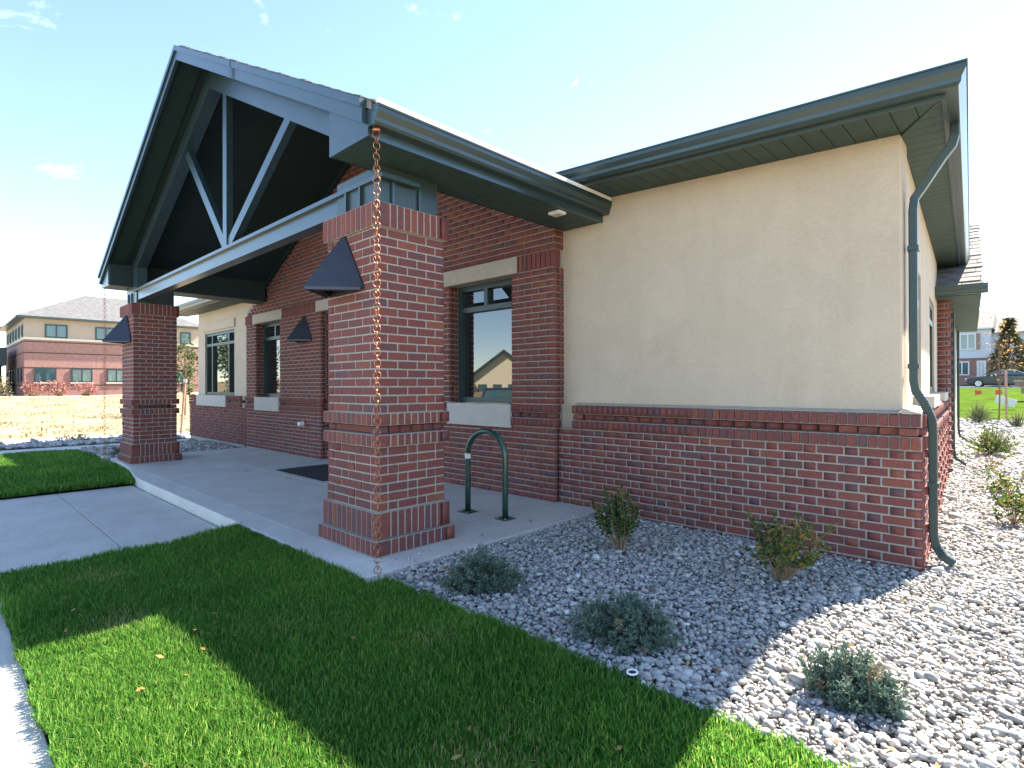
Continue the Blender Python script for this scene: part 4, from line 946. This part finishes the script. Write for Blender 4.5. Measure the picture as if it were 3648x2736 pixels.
n = 150; PL = np.vstack([np.column_stack([rng.uniform(.45, 3.6, 95), rng.uniform(-.15, 2.4, 95), np.full(95, .004)]), np.column_stack([rng.uniform(-1.7, 3.0, 35), rng.uniform(-1.9, -.3, 35), np.full(35, -.01)]), np.column_stack([rng.uniform(-4, .3, 20), rng.uniform(-.2, 2.3, 20), np.full(20, .004)])])
D_ = unit(np.column_stack([rng.normal(size=(n, 2)), rng.normal(0, .25, n)])); U_ = unit(np.cross(D_, np.array([0, 0, 1.0])+rng.normal(0, .3, (n, 3)))); V, F, r = leafquads(PL, D_, U_, rng.uniform(.02, .045, n), rng.uniform(.012, .024, n), rng.random(n))
tag(npmesh('leaf_litter', V, F, M['autumn'], None, {'rnd': r}), 'scattered small dry brown leaves on gravel, lawn and slab', 'leaf litter', kind='stuff')
def juniper(x, y, z, rx, ry, h, label, n=150, mat='juniper'):
    t = tag(empty('juniper', (x, y, z)), label, 'juniper', 'low junipers in the gravel'); st = MB(); Ps, Ds, rn = [], [], []
    for k_ in range(n):
        a = random.uniform(0, 2*math.pi); el = math.asin(random.uniform(.02, 1.0)); r = random.uniform(.62, 1.0)*(1+.18*math.sin(3*a+x*7)+.12*math.sin(5*a+y*9))
        end = Vector((x+math.cos(a)*math.cos(el)*rx*r, y+math.sin(a)*math.cos(el)*ry*r, z+.015+math.sin(el)*h*r)); b0 = Vector((x+random.uniform(-.04, .04), y+random.uniform(-.04, .04), z-.02))
        md = b0.lerp(end, .55)+Vector((0, 0, -.012)); st.tube([b0, md, end], [.004, .003, .0015], 4, False); dead_ = random.random() < .035
        for q in range(34):
            f = 1.06-abs(random.gauss(0, .26)); p = (b0.lerp(md, f/.55) if f < .55 else md.lerp(end, (f-.55)/.45)); sd_ = Vector((random.gauss(0, 1), random.gauss(0, 1), random.gauss(.1, 1))).normalized()
            d_ = ((end-b0).normalized()*.55+sd_*.9+Vector((0, 0, .35))).normalized(); Ps.append(tuple(p+sd_*random.uniform(0, .016))); Ds.append(tuple(d_))
            rn.append(random.uniform(.94, 1) if dead_ else min(.9, max(0, f*.55+random.uniform(-.1, .35))))
    ob('stems', st, M['stem'], t)
    Ps = np.array(Ps); Ds = np.array(Ds); n2 = len(Ps); Ps = np.repeat(Ps, 3, 0); Ds = unit(np.repeat(Ds, 3, 0)+rng.normal(0, .5, (3*n2, 3))); up = unit(np.cross(Ds, rdir(3*n2)))
    V, F, r = leafquads(Ps, Ds, up, rng.uniform(.012, .030, 3*n2), rng.uniform(.005, .010, 3*n2), np.repeat(np.array(rn), 3))
    npmesh('foliage', V, F, M[mat], t, {'rnd': r}); return t
juniper(1.0, .16, -.03, .27, .27, .20, 'blue green juniper beside the edge of the porch slab')
juniper(2.10, .18, -.03, .31, .28, .16, 'blue green juniper in the shaded gravel facing the middle of the brick wall')
juniper(3.11, .31, -.03, .175, .185, .17, 'pale green juniper standing in full sun on the bright gravel')
juniper(-9.25, .35, -.05, .5, .45, .22, 'dark juniper on pebbles beside the column next to the dry field', n=60)
for (x, y, q) in ((-14.3, .2, 'behind the side path, seen beside the far rain chain'), (-14.6, 1.7, 'behind the side path, close to the leaning post'), (-14.0, -1.6, 'behind the sunlit stretch of the side path')): juniper(x, y, -.1, .55, .5, .18, 'low spreading juniper '+q, n=50)

def shrub(x, y, z, w_, h, label, yellow=.2, lean=(0, 0)):
    t = tag(empty('shrub', (x, y, z)), label, 'shrub', 'deciduous shrubs by the brick wall'); st = MB(); Ps = []; D_ = []; rn = []
    for k_ in range(46):
        a = random.uniform(0, 2*math.pi); r = random.uniform(.1, 1)**.7*w_; b0 = Vector((x+random.gauss(0, .015), y+random.gauss(0, .015), z-.02))
        end = Vector((x+math.cos(a)*r+lean[0]*h, y+math.sin(a)*r+lean[1]*h, z+h*random.uniform(.55, 1.0)*(1-.25*(r/w_)))); md = b0.lerp(end, .5)+Vector((random.gauss(0, .015), random.gauss(0, .015), .02))
        st.tube([b0, md, end], [.0042, .0030, .0012], 5, False)
        for q in range(34):
            f = random.uniform(.45, 1.03); p = b0.lerp(md, f*2) if f < .5 else md.lerp(end, f*2-1)
            if random.random() < .25 and f < .6: continue
            d_ = Vector((random.gauss(0, 1), random.gauss(0, 1), random.gauss(0, .6))).normalized(); Ps.append(tuple(p)); D_.append(tuple(d_))
            yl = yellow*(1.6 if end.x > x else .6); rn.append(random.uniform(.75, 1.0) if random.random() < yl else random.uniform(0, .75))
    ob('stems', st, M['stem'], t); Ps, D_ = np.array(Ps), np.array(D_); up = unit(np.cross(D_, rdir(len(Ps))))
    V, F, r = leafquads(Ps, D_, up, rng.uniform(.022, .05, len(Ps)), rng.uniform(.012, .024, len(Ps)), np.array(rn)); npmesh('foliage', V, F, M['shrubleaf'], t, {'rnd': r}); return t
shrub(1.27, 1.42, -.03, .22, .60, 'green leafy shrub with bare stems closer to the bicycle rack', .12, (-.1, .0))
shrub(2.42, 1.58, -.03, .32, .55, 'shrub turning yellow and orange by the low wall close to the downspout', .33, (.05, 0))

def tree(name, x, y, z, h, crown, nleaf, leaf, mat, label, cat='tree', group=None, trunk=.08, clumps=26, cz=None, bare=0.0):
    t = tag(empty(name, (x, y, z)), label, cat, group); st = MB(); cz = cz or h*.62; rx, ry, rz = crown
    st.tube([(x, y, z-.05), (x+.03, y, z+h*.3), (x, y+.03, z+h*.62), (x+.02, y, z+h*.93)], [trunk, trunk*.75, trunk*.45, trunk*.12], 7, False)
    cc = []
    for k_ in range(clumps):
        d_ = rdir(1)[0]*rng.uniform(.35, 1.0); c = np.array([x, y, z+cz])+d_*np.array([rx, ry, rz]); cc.append(c)
        f = np.clip((c[2]-z)/h*.8, .25, .85); st.tube([(x, y, z+h*f*.8), tuple((np.array([x, y, z+h*f*.9])+c)/2+np.array([0, 0, .03*h])), tuple(c)], [trunk*.35, trunk*.2, trunk*.06], 5, False)
    ob('trunk', st, M['bark'], t, smooth=True)
    cc = np.array(cc); idc = rng.integers(0, clumps, nleaf); P = cc[idc]+rng.normal(size=(nleaf, 3))*np.array([rx, ry, rz])*.17; D_ = rdir(nleaf); up = unit(np.cross(D_, rdir(nleaf)))
    V, F, r = leafquads(P, D_, up, leaf*rng.uniform(.6, 1.4, nleaf), leaf*.6*rng.uniform(.6, 1.4, nleaf), np.clip(rng.random(nleaf)*.7+.3*rng.random(clumps)[idc], 0, 1))
    npmesh('crown', V, F, M[mat], t, {'rnd': r}); return t
def conifer(x, y, z, h, r0, n, leaf, label, mat='conifer', group=None):
    t = tag(empty('conifer_tree', (x, y, z)), label, 'tree', group); st = MB().tube([(x, y, z-.05), (x, y, z+h*.97)], [h*.022, .01], 7, False); ob('trunk', st, M['bark'], t)
    nb = 230; f = rng.random(nb)**.8; a = rng.uniform(0, 2*np.pi, nb); L = r0*(1-f)**.85*rng.uniform(.65, 1.08, nb)+.05
    k_ = rng.integers(0, nb, n); u = rng.random(n)**.6; P = np.column_stack([x+np.cos(a[k_])*L[k_]*u, y+np.sin(a[k_])*L[k_]*u, z+h*.05+h*.93*f[k_]-L[k_]*u*.25])+rng.normal(0, h*.008, (n, 3))
    D_ = unit(np.column_stack([np.cos(a[k_]), np.sin(a[k_]), rng.normal(-.1, .4, n)])+rng.normal(0, .5, (n, 3))); up = unit(np.cross(D_, rdir(n)))
    V, F, r = leafquads(P, D_, up, leaf*rng.uniform(.6, 1.4, n), leaf*.3*rng.uniform(.6, 1.4, n), rng.random(n)); npmesh('crown', V, F, M[mat], t, {'rnd': r}); return t
def spiky(name, x, y, z, h, w_, n, label, group, mat='yucca', cat='plant'):
    t = tag(empty(name, (x, y, z)), label, cat, group); a = rng.uniform(0, 2*np.pi, n); el = rng.uniform(.2, 1.5, n); P = np.column_stack([x+rng.normal(0, w_*.12, n), y+rng.normal(0, w_*.12, n), np.full(n, z-.01)])
    D_ = np.column_stack([np.cos(a)*np.cos(el)*w_, np.sin(a)*np.cos(el)*w_, np.sin(el)*h]); Ln = np.linalg.norm(D_, axis=1)*rng.uniform(.6, 1.05, n); D_ = unit(D_); up = unit(np.cross(D_, rdir(n)))
    V, F, r = leafquads(P, D_, up, Ln, rng.uniform(.012, .026, n)*max(1, h), rng.random(n)); npmesh('foliage', V, F, M[mat], t, {'rnd': r})
    ob('crown_base', MB().tube([(x, y, z-.03), (x, y, z+.04)], [w_*.10, w_*.05], 7), M['stem'], t); return t
G_ = 'plants along the side gravel bed'
spiky('spiky_plant', 2.99, 11.5, .0, .62, .55, 300, 'big spiky green clump in the gravel along the side of the building', G_)
spiky('spiky_plant', 2.29, 19.6, .16, .70, .5, 200, 'smaller round spiky clump at the edge of the far lawn', G_)
spiky('spiky_plant', 3.18, 18.7, .12, .50, .32, 120, 'tawny spiky plant beside the staked sapling', G_)
for (x, y, h, lb) in ((3.12, 9.0, .50, 'yellowing leafy plant in front of the big spiky clump'), (3.40, 6.6, .30, 'sparse yellow leafed plant in the sunny side gravel'), (3.50, 4.75, .26, 'small sparse plant in the sunny gravel close to the downspout side')):
    t = tag(empty('leafy_plant', (x, y, -.03)), lb, 'plant', G_); st = MB(); n = 260; cc = rng.normal(size=(14, 3))*np.array([h*.4, h*.4, h*.3])+np.array([x, y, h*.5])
    for c in cc: st.tube([(x, y, -.05), tuple(c)], [.006, .002], 4, False)
    ob('stems', st, M['stem'], t); idc = rng.integers(0, 14, n); P = cc[idc]+rng.normal(0, h*.11, (n, 3)); D_ = rdir(n); V, F, r = leafquads(P, D_, unit(np.cross(D_, rdir(n))), rng.uniform(.03, .07, n), rng.uniform(.02, .04, n), rng.uniform(.35, .95, n)); npmesh('foliage', V, F, M['shrubleaf'], t, {'rnd': r})
# staked sapling and flags in the right background
sp = tree('sapling', 2.70, 20.9, .14, 3.3, (.8, .8, 1.0), 150, .085, 'autumn', 'thin sapling with sparse orange leaves tied to a stake', 'tree', trunk=.025, clumps=16, cz=2.2)
tag(ob('stake', MB().tube([(2.9, 20.6, .1), (2.88, 20.6, 1.75)], .035, 8), M['redwood'], org=(2.9, 20.6, .15)), 'reddish wooden stake standing beside the thin sapling', 'stake')
for q, (x, y) in enumerate(((1.22, 34.2), (1.98, 34.6))):
    t = tag(empty('marker_flag', (x, y, zg(x, y))), 'small orange marker flag stuck in the far lawn', 'flag', 'orange flags on the far lawn'); z = zg(x, y)
    ob('wire', MB().tube([(x, y, z), (x, y, z+.55)], .006, 5), M['steel'], t); ob('pennant', MB().prism([(x, z+.28), (x+.26, z+.34), (x+.26, z+.53), (x, z+.55)], y-.004, y+.004), M['orange'], t)
t = tag(empty('ground_sign', (2.66, 26.6, zg(2.6, 26.6))), 'white slanted utility sign on a short post in the far lawn', 'sign'); z = zg(2.6, 26.6)
ob('post', MB().tube([(2.66, 26.6, z), (2.66, 26.6, z+.3)], .03, 6), M['steel'], t); ob('panel', MB().bar((2.36, 26.55, z+.46), (2.96, 26.55, z+.26), .03, .30), M['white'], t)
# stepped brick wall at the right border
bw = tag(empty('garden_wall', (3.6, 33.4, zg(3, 33.4))), 'low stepped brick garden wall with pale coping in the far lawn', 'wall'); z = zg(3, 33.4)
for q in range(4):
    ob('wall_step', MB().box(2.75+q*.22, 5.2, 33.4-q*.02, 33.7, z+1.05-.32*(q+1)+.0, z+1.05-.32*q-.075), M['farbrick'], bw); ob('coping', MB().box(2.70+q*.22, 5.25, 33.36-q*.02, 33.72, z+1.05-.32*q-.07, z+1.05-.32*q), M['stone'], bw)

# ------------------------------------------------------------------ far buildings, cars and trees
def far_window(par, axis, a0, a1, z0, z1, d, mull=1, frame='winframe', gl='dkglass', t=.10):
    """axis 'x': wall at X=d facing +X, a along Y. axis 'y': wall at Y=d facing -Y, a along X"""
    def bx_(a, b, c, e, lo, hi): return MB().box(d+lo, d+hi, a, b, c, e) if axis == 'x' else MB().box(a, b, d-hi, d-lo, c, e)
    wn = ob('window', bx_(a0, a1, z0, z1, -.02, .03), M[gl], par)
    f = MB()
    for q in ((a0, a0+t, z0, z1), (a1-t, a1, z0, z1), (a0+t, a1-t, z1-t, z1), (a0+t, a1-t, z0, z0+t)): m = bx_(*q, .03, .09); f.add(m.v, m.f)
    for k_ in range(mull):
        c = a0+(a1-a0)*(k_+1)/(mull+1); m = bx_(c-t*.45, c+t*.45, z0+t, z1-t, .03, .08); f.add(m.v, m.f)
    ob('frame', f, M[frame], wn); return wn
# two storey office across the field
OX = -56.0; OZ = .58
of = tag(empty('distant_office', (OX-8, 9.5, OZ)), 'two storey brick office with hipped grey roof beyond the dry field', 'building')
Y0o, Y1o = 2.95, 15.9
ob('lower_wall', MB().box(OX-16, OX, Y0o, Y1o, OZ-.6, 5.2), M['farbrick'], of)
ob('upper_wall', MB().box(OX-16, OX-.03, Y0o+.03, Y1o-.03, 5.2, 6.95), M['farbeige'], of); ob('band', MB().box(OX-16.03, OX+.05, Y0o-.05, Y1o+.05, 5.2, 5.38), M['faroff'], of)
for z in (5.03, 4.12, 2.90, 1.46): ob('groove', MB().box(OX-16.02, OX+.015, Y0o-.015, Y1o+.015, z-.035, z+.035), M['dark'], of)
for a, b in ((4.24, 5.71), (7.62, 9.16), (11.0, 12.5), (14.21, 15.1)): far_window(of, 'x', a, b, 5.40, 6.52, OX-.03, 1 if b-a > 1.2 else 0)
for a, b in ((3.57, 4.97), (5.95, 7.41), (8.43, 9.85), (10.9, 12.3), (13.3, 14.7)):
    far_window(of, 'x', a, b, 1.70, 2.86, OX, 1); ob('sill', MB().box(OX, OX+.10, a-.05, b+.05, 1.60, 1.69), M['faroff'], of)
for q in range(6):
    xw = OX-1.2-q*2.4; far_window(of, 'y', xw-.75, xw, 5.40, 6.5, Y0o+.03, 0); far_window(of, 'y', xw-.75, xw, 1.7, 2.86, Y0o, 0)
e0 = .55; rfo = ob('roof', MB().add([(OX+e0, Y0o-e0, 7.08), (OX+e0, Y1o+e0, 7.08), (OX-16.5, Y1o+e0, 7.08), (OX-16.5, Y0o-e0, 7.08), (OX-6, 7.8, 9.95), (OX-6, 11.2, 9.95), (OX-10, 9.4, 9.95)],
     [(0, 1, 5, 4), (1, 2, 6, 5), (2, 3, 6), (3, 0, 4, 6), (4, 5, 6), (3, 2, 1, 0)]), M['greyroof'], of)
ob('eave', MB().box(OX-16.6, OX+e0+.03, Y0o-e0-.03, Y1o+e0+.03, 6.93, 7.075), M['gutter'], of)
ob('roof_vent', MB().box(OX-14, OX-12, 2.2, 3.2, 7.0, 7.6), M['siding'], rfo)
# darker wing at its left
wg = tag(empty('distant_shed', (OX-9, -4, .5)), 'dark flat roofed building beyond the end of the distant office', 'building')
ob('wall', MB().box(OX-14, OX-6, -9, 2.0, 0, 3.2), M['ceiling'], wg); ob('roof', MB().box(OX-14.4, OX-5.6, -9.4, 2.3, 3.2, 4.75), M['winframe'], wg)
def bush(x, y, rx, h, n, leaf, mat, label, group, name='bush'):
    z = zg(x, y); t = tag(empty(name, (x, y, z)), label, 'bush', group); st = MB(); cc = np.column_stack([x+rng.normal(0, rx*.5, 22), y+rng.normal(0, rx*.5, 22), z+h*rng.uniform(.15, .85, 22)])
    for c in cc: st.tube([(x+random.gauss(0, .1), y+random.gauss(0, .1), z-.05), tuple(c)], [.03, .01], 4, False)
    ob('stems', st, M['stem'], t); idc = rng.integers(0, 22, n); P = cc[idc]+rng.normal(0, 1, (n, 3))*np.array([rx*.2, rx*.2, h*.12]); D_ = rdir(n); V, F, r = leafquads(P, D_, unit(np.cross(D_, rdir(n))), leaf*rng.uniform(.6, 1.4, n), leaf*.6*rng.uniform(.6, 1.4, n), rng.random(n)); npmesh('foliage', V, F, M[mat], t, {'rnd': r})
for (y, h, rx) in ((3.3, 1.35, .7), (4.95, 1.30, .75), (6.7, 1.15, .7)): bush(OX+2.2, y, rx, h, 420, .16, 'redleaf', {3.3: 'red leaved bush at the corner end of the distant office', 4.95: 'red leaved bush between two others before the distant office', 6.7: 'sparser red leaved bush nearest the rain chain side of the distant office'}[y], 'red bushes by the distant office')
bush(OX+6, 9.5, .75, .85, 380, .16, 'treeleaf', 'round green bush at the edge of the dry field', None)
bush(OX+3, .9, .8, 1.8, 420, .18, 'conifer', 'dark bush at the corner of the distant office', None)
sheet('far_path', OX+3.2, OX+4.4, -25, 60, 2, 30, M['kerb'], dz=.03)
tree('field_tree', -24.5, 5.65, zg(-24.5, 5.65), 3.5, (.75, .75, 1.25), 900, .14, 'treeleaf', 'young green tree standing in the dry field behind the column', trunk=.04, cz=2.2, clumps=20)
tree('dark_tree', OX+4, -1.3, zg(OX, -1.3), 4.2, (1.6, 1.6, 1.6), 900, .25, 'treeleaf', 'dark green tree in front of the flat roofed building', trunk=.1, cz=2.6)
mp_ = tag(empty('marker_post', (-14.75, 2.78, zg(-14.7, 2.8))), 'slim leaning wooden post with small cap in the dry field', 'post')
ob('post', MB().tube([(-14.78, 2.76, -.3), (-14.70, 2.86, 1.44)], .032, 8), M['redwood'], mp_); ob('cap', MB().tube([(-14.70, 2.86, 1.42), (-14.697, 2.864, 1.53)], .05, 8), M['steel'], mp_)
# townhouses on the right
TY = 65.0; tz = zg(0, TY)
th = tag(empty('townhouse', (-2, TY+5, tz)), 'white sided and brick two storey townhouse beyond the far lawn', 'house')
ob('lower_wall', MB().box(-9, .15, TY, TY+9, tz-.5, 3.75), M['farbrick'], th); 
sd_ = ob('upper_wall', MB().box(-9, .2, TY-.12, TY+9, 3.75, 6.55), M['siding'], th)
for k_ in range(14): ob('siding_board', MB().prism([(TY-.125, 3.75+k_*.2), (TY-.155, 3.75+k_*.2), (TY-.125, 3.93+k_*.2)], -9, .22, 'x'), M['siding'], sd_)
ob('roof', MB().add([(-9.5, TY-.5, 6.5), (.45, TY-.5, 6.5), (.45, TY+4.5, 8.6), (-9.5, TY+4.5, 8.6), (.45, TY+9.5, 6.5), (-9.5, TY+9.5, 6.5)], [(0, 1, 2, 3), (2, 4, 5, 3), (0, 5, 4, 1), (1, 4, 2), (0, 3, 5)]), M['shingle'], th)
ob('fascia', MB().box(-9.5, .45, TY-.56, TY-.5, 6.40, 6.52), M['white'], th)
wn = far_window(th, 'y', -1.95, -.75, 4.55, 6.05, TY-.16, 1, 'white', 'dkglass')
for a in (-2.22, -.72): ob('shutter', MB().box(a, a+.24, TY-.24, TY-.18, 4.55, 6.05), M['redwood'], th)
far_window(th, 'y', -2.35, -1.25, 2.15, 3.45, TY, 1, 'white', 'dkglass'); d_ = far_window(th, 'y', -.72, -.05, 1.85, 3.5, TY, 1, 'white', 'siding', .16)
t2 = tag(empty('townhouse', (6, TY+8, tz)), 'neighbouring townhouse with long brown roof set back behind the conifer', 'house')
ob('wall', MB().box(.2, 14, TY+3, TY+11, tz-.5, 6.3), M['siding'], t2); ob('roof', MB().add([(.1, TY+2.4, 6.2), (14.5, TY+2.4, 6.2), (14.5, TY+7, 8.0), (.1, TY+7, 8.0), (14.5, TY+11.5, 6.2), (.1, TY+11.5, 6.2)], [(0, 1, 2, 3), (2, 4, 5, 3), (0, 5, 4, 1), (1, 4, 2), (0, 3, 5)]), M['shingle'], t2)
ob('lower_wall', MB().box(.2, 14.05, TY+2.9, TY+3, tz-.5, 3.5), M['farbrick'], t2)
for a in (2.0, 5.0): far_window(t2, 'y', a, a+1.2, 4.3, 5.6, TY+3, 1, 'white', 'dkglass')
conifer(1.62, 61.8, zg(2, 61.8), 5.9, 1.9, 6000, .30, 'green brown conifer standing behind the parked black car')
def car(x, y, z, rz, paint, label, cat='car', pickup=False, L=4.5):
    t = tag(empty('parked_'+('pickup' if pickup else 'car'), (x, y, z)), label, cat); R_ = Matrix.Rotation(rz, 3, 'Z'); o = Vector((x, y, z))
    def X(mb): return mb.xf(lambda p: tuple(o+R_@Vector(p)))
    k_ = L/4.5; W = .86
    if pickup:
        low = [(-2.25, .42), (-2.27, .80), (-2.2, .98), (-.55, 1.02), (1.05, 1.04), (2.12, .96), (2.28, .80), (2.28, .42), (1.9, .30), (-1.9, .30)]; cab = [(-.62, 1.02), (-.48, 1.62), (.55, 1.64), (1.15, 1.04)]
    else:
        low = [(-2.2, .42), (-2.24, .72), (-2.05, .92), (-1.35, .97), (.75, .95), (1.75, .84), (2.16, .68), (2.22, .42), (1.9, .24), (-1.9, .24)]; cab = [(-1.55, .96), (-.85, 1.36), (.15, 1.38), (.98, .95)]
    low = [(a*k_, b) for a, b in low]; cab = [(a*k_, b) for a, b in cab]
    ob('body', X(MB().prism(low, -W, W)), M[paint], t, bevel=.07)
    n = len(cab); m = MB(); vs = [(a, -W+(.06 if b < 1.1 else .2), b) for a, b in cab]+[(a, W-(.06 if b < 1.1 else .2), b) for a, b in cab]
    m.add(vs, [tuple(range(n)), tuple(range(2*n-1, n-1, -1))]+[(i, n+i, n+(i+1) % n, (i+1) % n) for i in range(n)]); ob('roof', X(m), M[paint], t, bevel=.05)
    for sg in (-1, 1):
        c0 = np.mean([a for a, b in cab]); q = []
        for a, b in cab: q.append((c0+(a-c0)*.86, sg*(W-(.05 if b < 1.1 else .19)+.004), b+(.05 if b < 1.1 else -.07)))
        m = MB().add(q+[(a, y_-sg*.03, b) for a, y_, b in q], [(0, 1, 2, 3), (7, 6, 5, 4), (0, 4, 5, 1), (1, 5, 6, 2), (2, 6, 7, 3), (3, 7, 4, 0)]); ob('side_window', X(m), M['dkglass'], t)
    for (i, j) in ((2, 3), (1, 0)):
        a, b = cab[i], cab[j]; d2 = Vector((a[0]-b[0], 0, a[1]-b[1])); nrm = Vector((d2.z, 0, -d2.x)).normalized()*(1 if i == 2 else -1); nrm = nrm if nrm.z > 0 else -nrm
        p = [Vector((b[0], 0, b[1]))+d2*.12, Vector((b[0], 0, b[1]))+d2*.9]
        vs = [p[0]+Vector((0, -W+.14, 0))+nrm*.012, p[0]+Vector((0, W-.14, 0))+nrm*.012, p[1]+Vector((0, W-.26, 0))+nrm*.012, p[1]+Vector((0, -W+.26, 0))+nrm*.012]
        ob('windscreen' if i == 2 else 'rear_window', X(MB().add(vs+[q-nrm*.03 for q in vs], [(0, 1, 2, 3), (7, 6, 5, 4), (0, 4, 5, 1), (1, 5, 6, 2), (2, 6, 7, 3), (3, 7, 4, 0)])), M['dkglass'], t)
    for wx in (-1.35*k_, 1.38*k_):
        for sg in (-1, 1):
            wl = ob('wheel', X(MB().tube([(wx, sg*(W-.16), .33), (wx, sg*(W+.015), .33)], .33, 20)), M['rubber'], t, bevel=.03); ob('rim', X(MB().tube([(wx, sg*(W+.0), .33), (wx, sg*(W+.03), .33)], .215, 14)), M['rim'], wl)
    for sg in (-1, 1):
        ob('headlight', X(MB().box(2.10*k_, 2.2*k_, sg*.62-.16, sg*.62+.16, .62, .74)), M['white'], t); ob('tail_light', X(MB().box(-2.25*k_, -2.16*k_, sg*.62-.14, sg*.62+.14, .70, .84)), M['orange'], t)
    return t
car(1.40, ROADY+1.9, zg(0, ROADY+1.9)+.02, math.pi, 'black', 'black sedan parked along the street beyond the far lawn')

# ------------------------------------------------------------------ what stands behind the viewer and shows in the window glass
rb = tag(empty('opposite_building', (-48.9, -45.9, -.5)), 'cream gabled building with green roof mirrored in the tall window beside the stucco', 'building')
c_, s_ = math.cos(math.radians(-43.6)), math.sin(math.radians(-43.6))
def RB(p): return (-48.9+p[0]*c_-p[1]*s_, -45.9+p[0]*s_+p[1]*c_, p[2])
ob('wall', MB().prism([(-4.0, -.9), (4.0, -.9), (4.0, 2.7), (0, 5.75), (-4.0, 2.7)], -12, 0).xf(RB), M['faroff'], rb)
for sg in (-1, 1): ob('roof', MB().prism([(0, 6.15), (sg*4.7, 2.6), (sg*4.7, 2.25), (0, 5.8)], -12.5, .7).xf(RB), M['trim'], rb)
for a in (-2.9, -.9, 1.1, 3.0):
    w_ = ob('window', MB().box(a-.5, a+.5, -.02, .03, .1, 1.4).xf(RB), M['dkglass'], rb); ob('frame', MB().box(a-.58, a+.58, .0, .05, 1.4, 1.48).box(a-.58, a-.5, .0, .05, .1, 1.4).box(a+.5, a+.58, .0, .05, .1, 1.4).xf(RB), M['winframe'], w_)
ob('porch', MB().prism([(-7.4, -.5), (-6.8, -.5), (-6.8, 1.7), (-4.1, 1.7), (-4.1, 2.0), (-5.4, 3.2), (-7.6, 2.0)], -2, 2.5).xf(RB), M['trim'], rb)
car(-14.0, -9.9, -.42, math.radians(-44), 'navy', 'dark blue pickup parked on the lot, mirrored in the window glass', 'pickup', True, 5.2)
car(-31.0, -6.6, -.30, math.radians(80), 'carwhite', 'white car parked on the lot, mirrored in the far windows', 'car')
for i, (x, y, h) in enumerate(((-36, -6.6, 5.2), (-43, -9.6, 7.5), (-39, -9.5, 5.0), (-48, -7.2, 7))):
    tree('lot_tree', x, y, -.5, h, (1.7, 1.7, 2.3), 1500, .26, 'treeleaf', ['small round tree by the white car, mirrored in the far windows', 'tall leafy tree at the end of the lot, mirrored in the far windows', 'short leafy tree beside the tall one, mirrored in the far windows', 'broad leafy tree behind the others, mirrored in the far windows'][i], group='trees at the parking lot', trunk=.13, cz=h*.62)
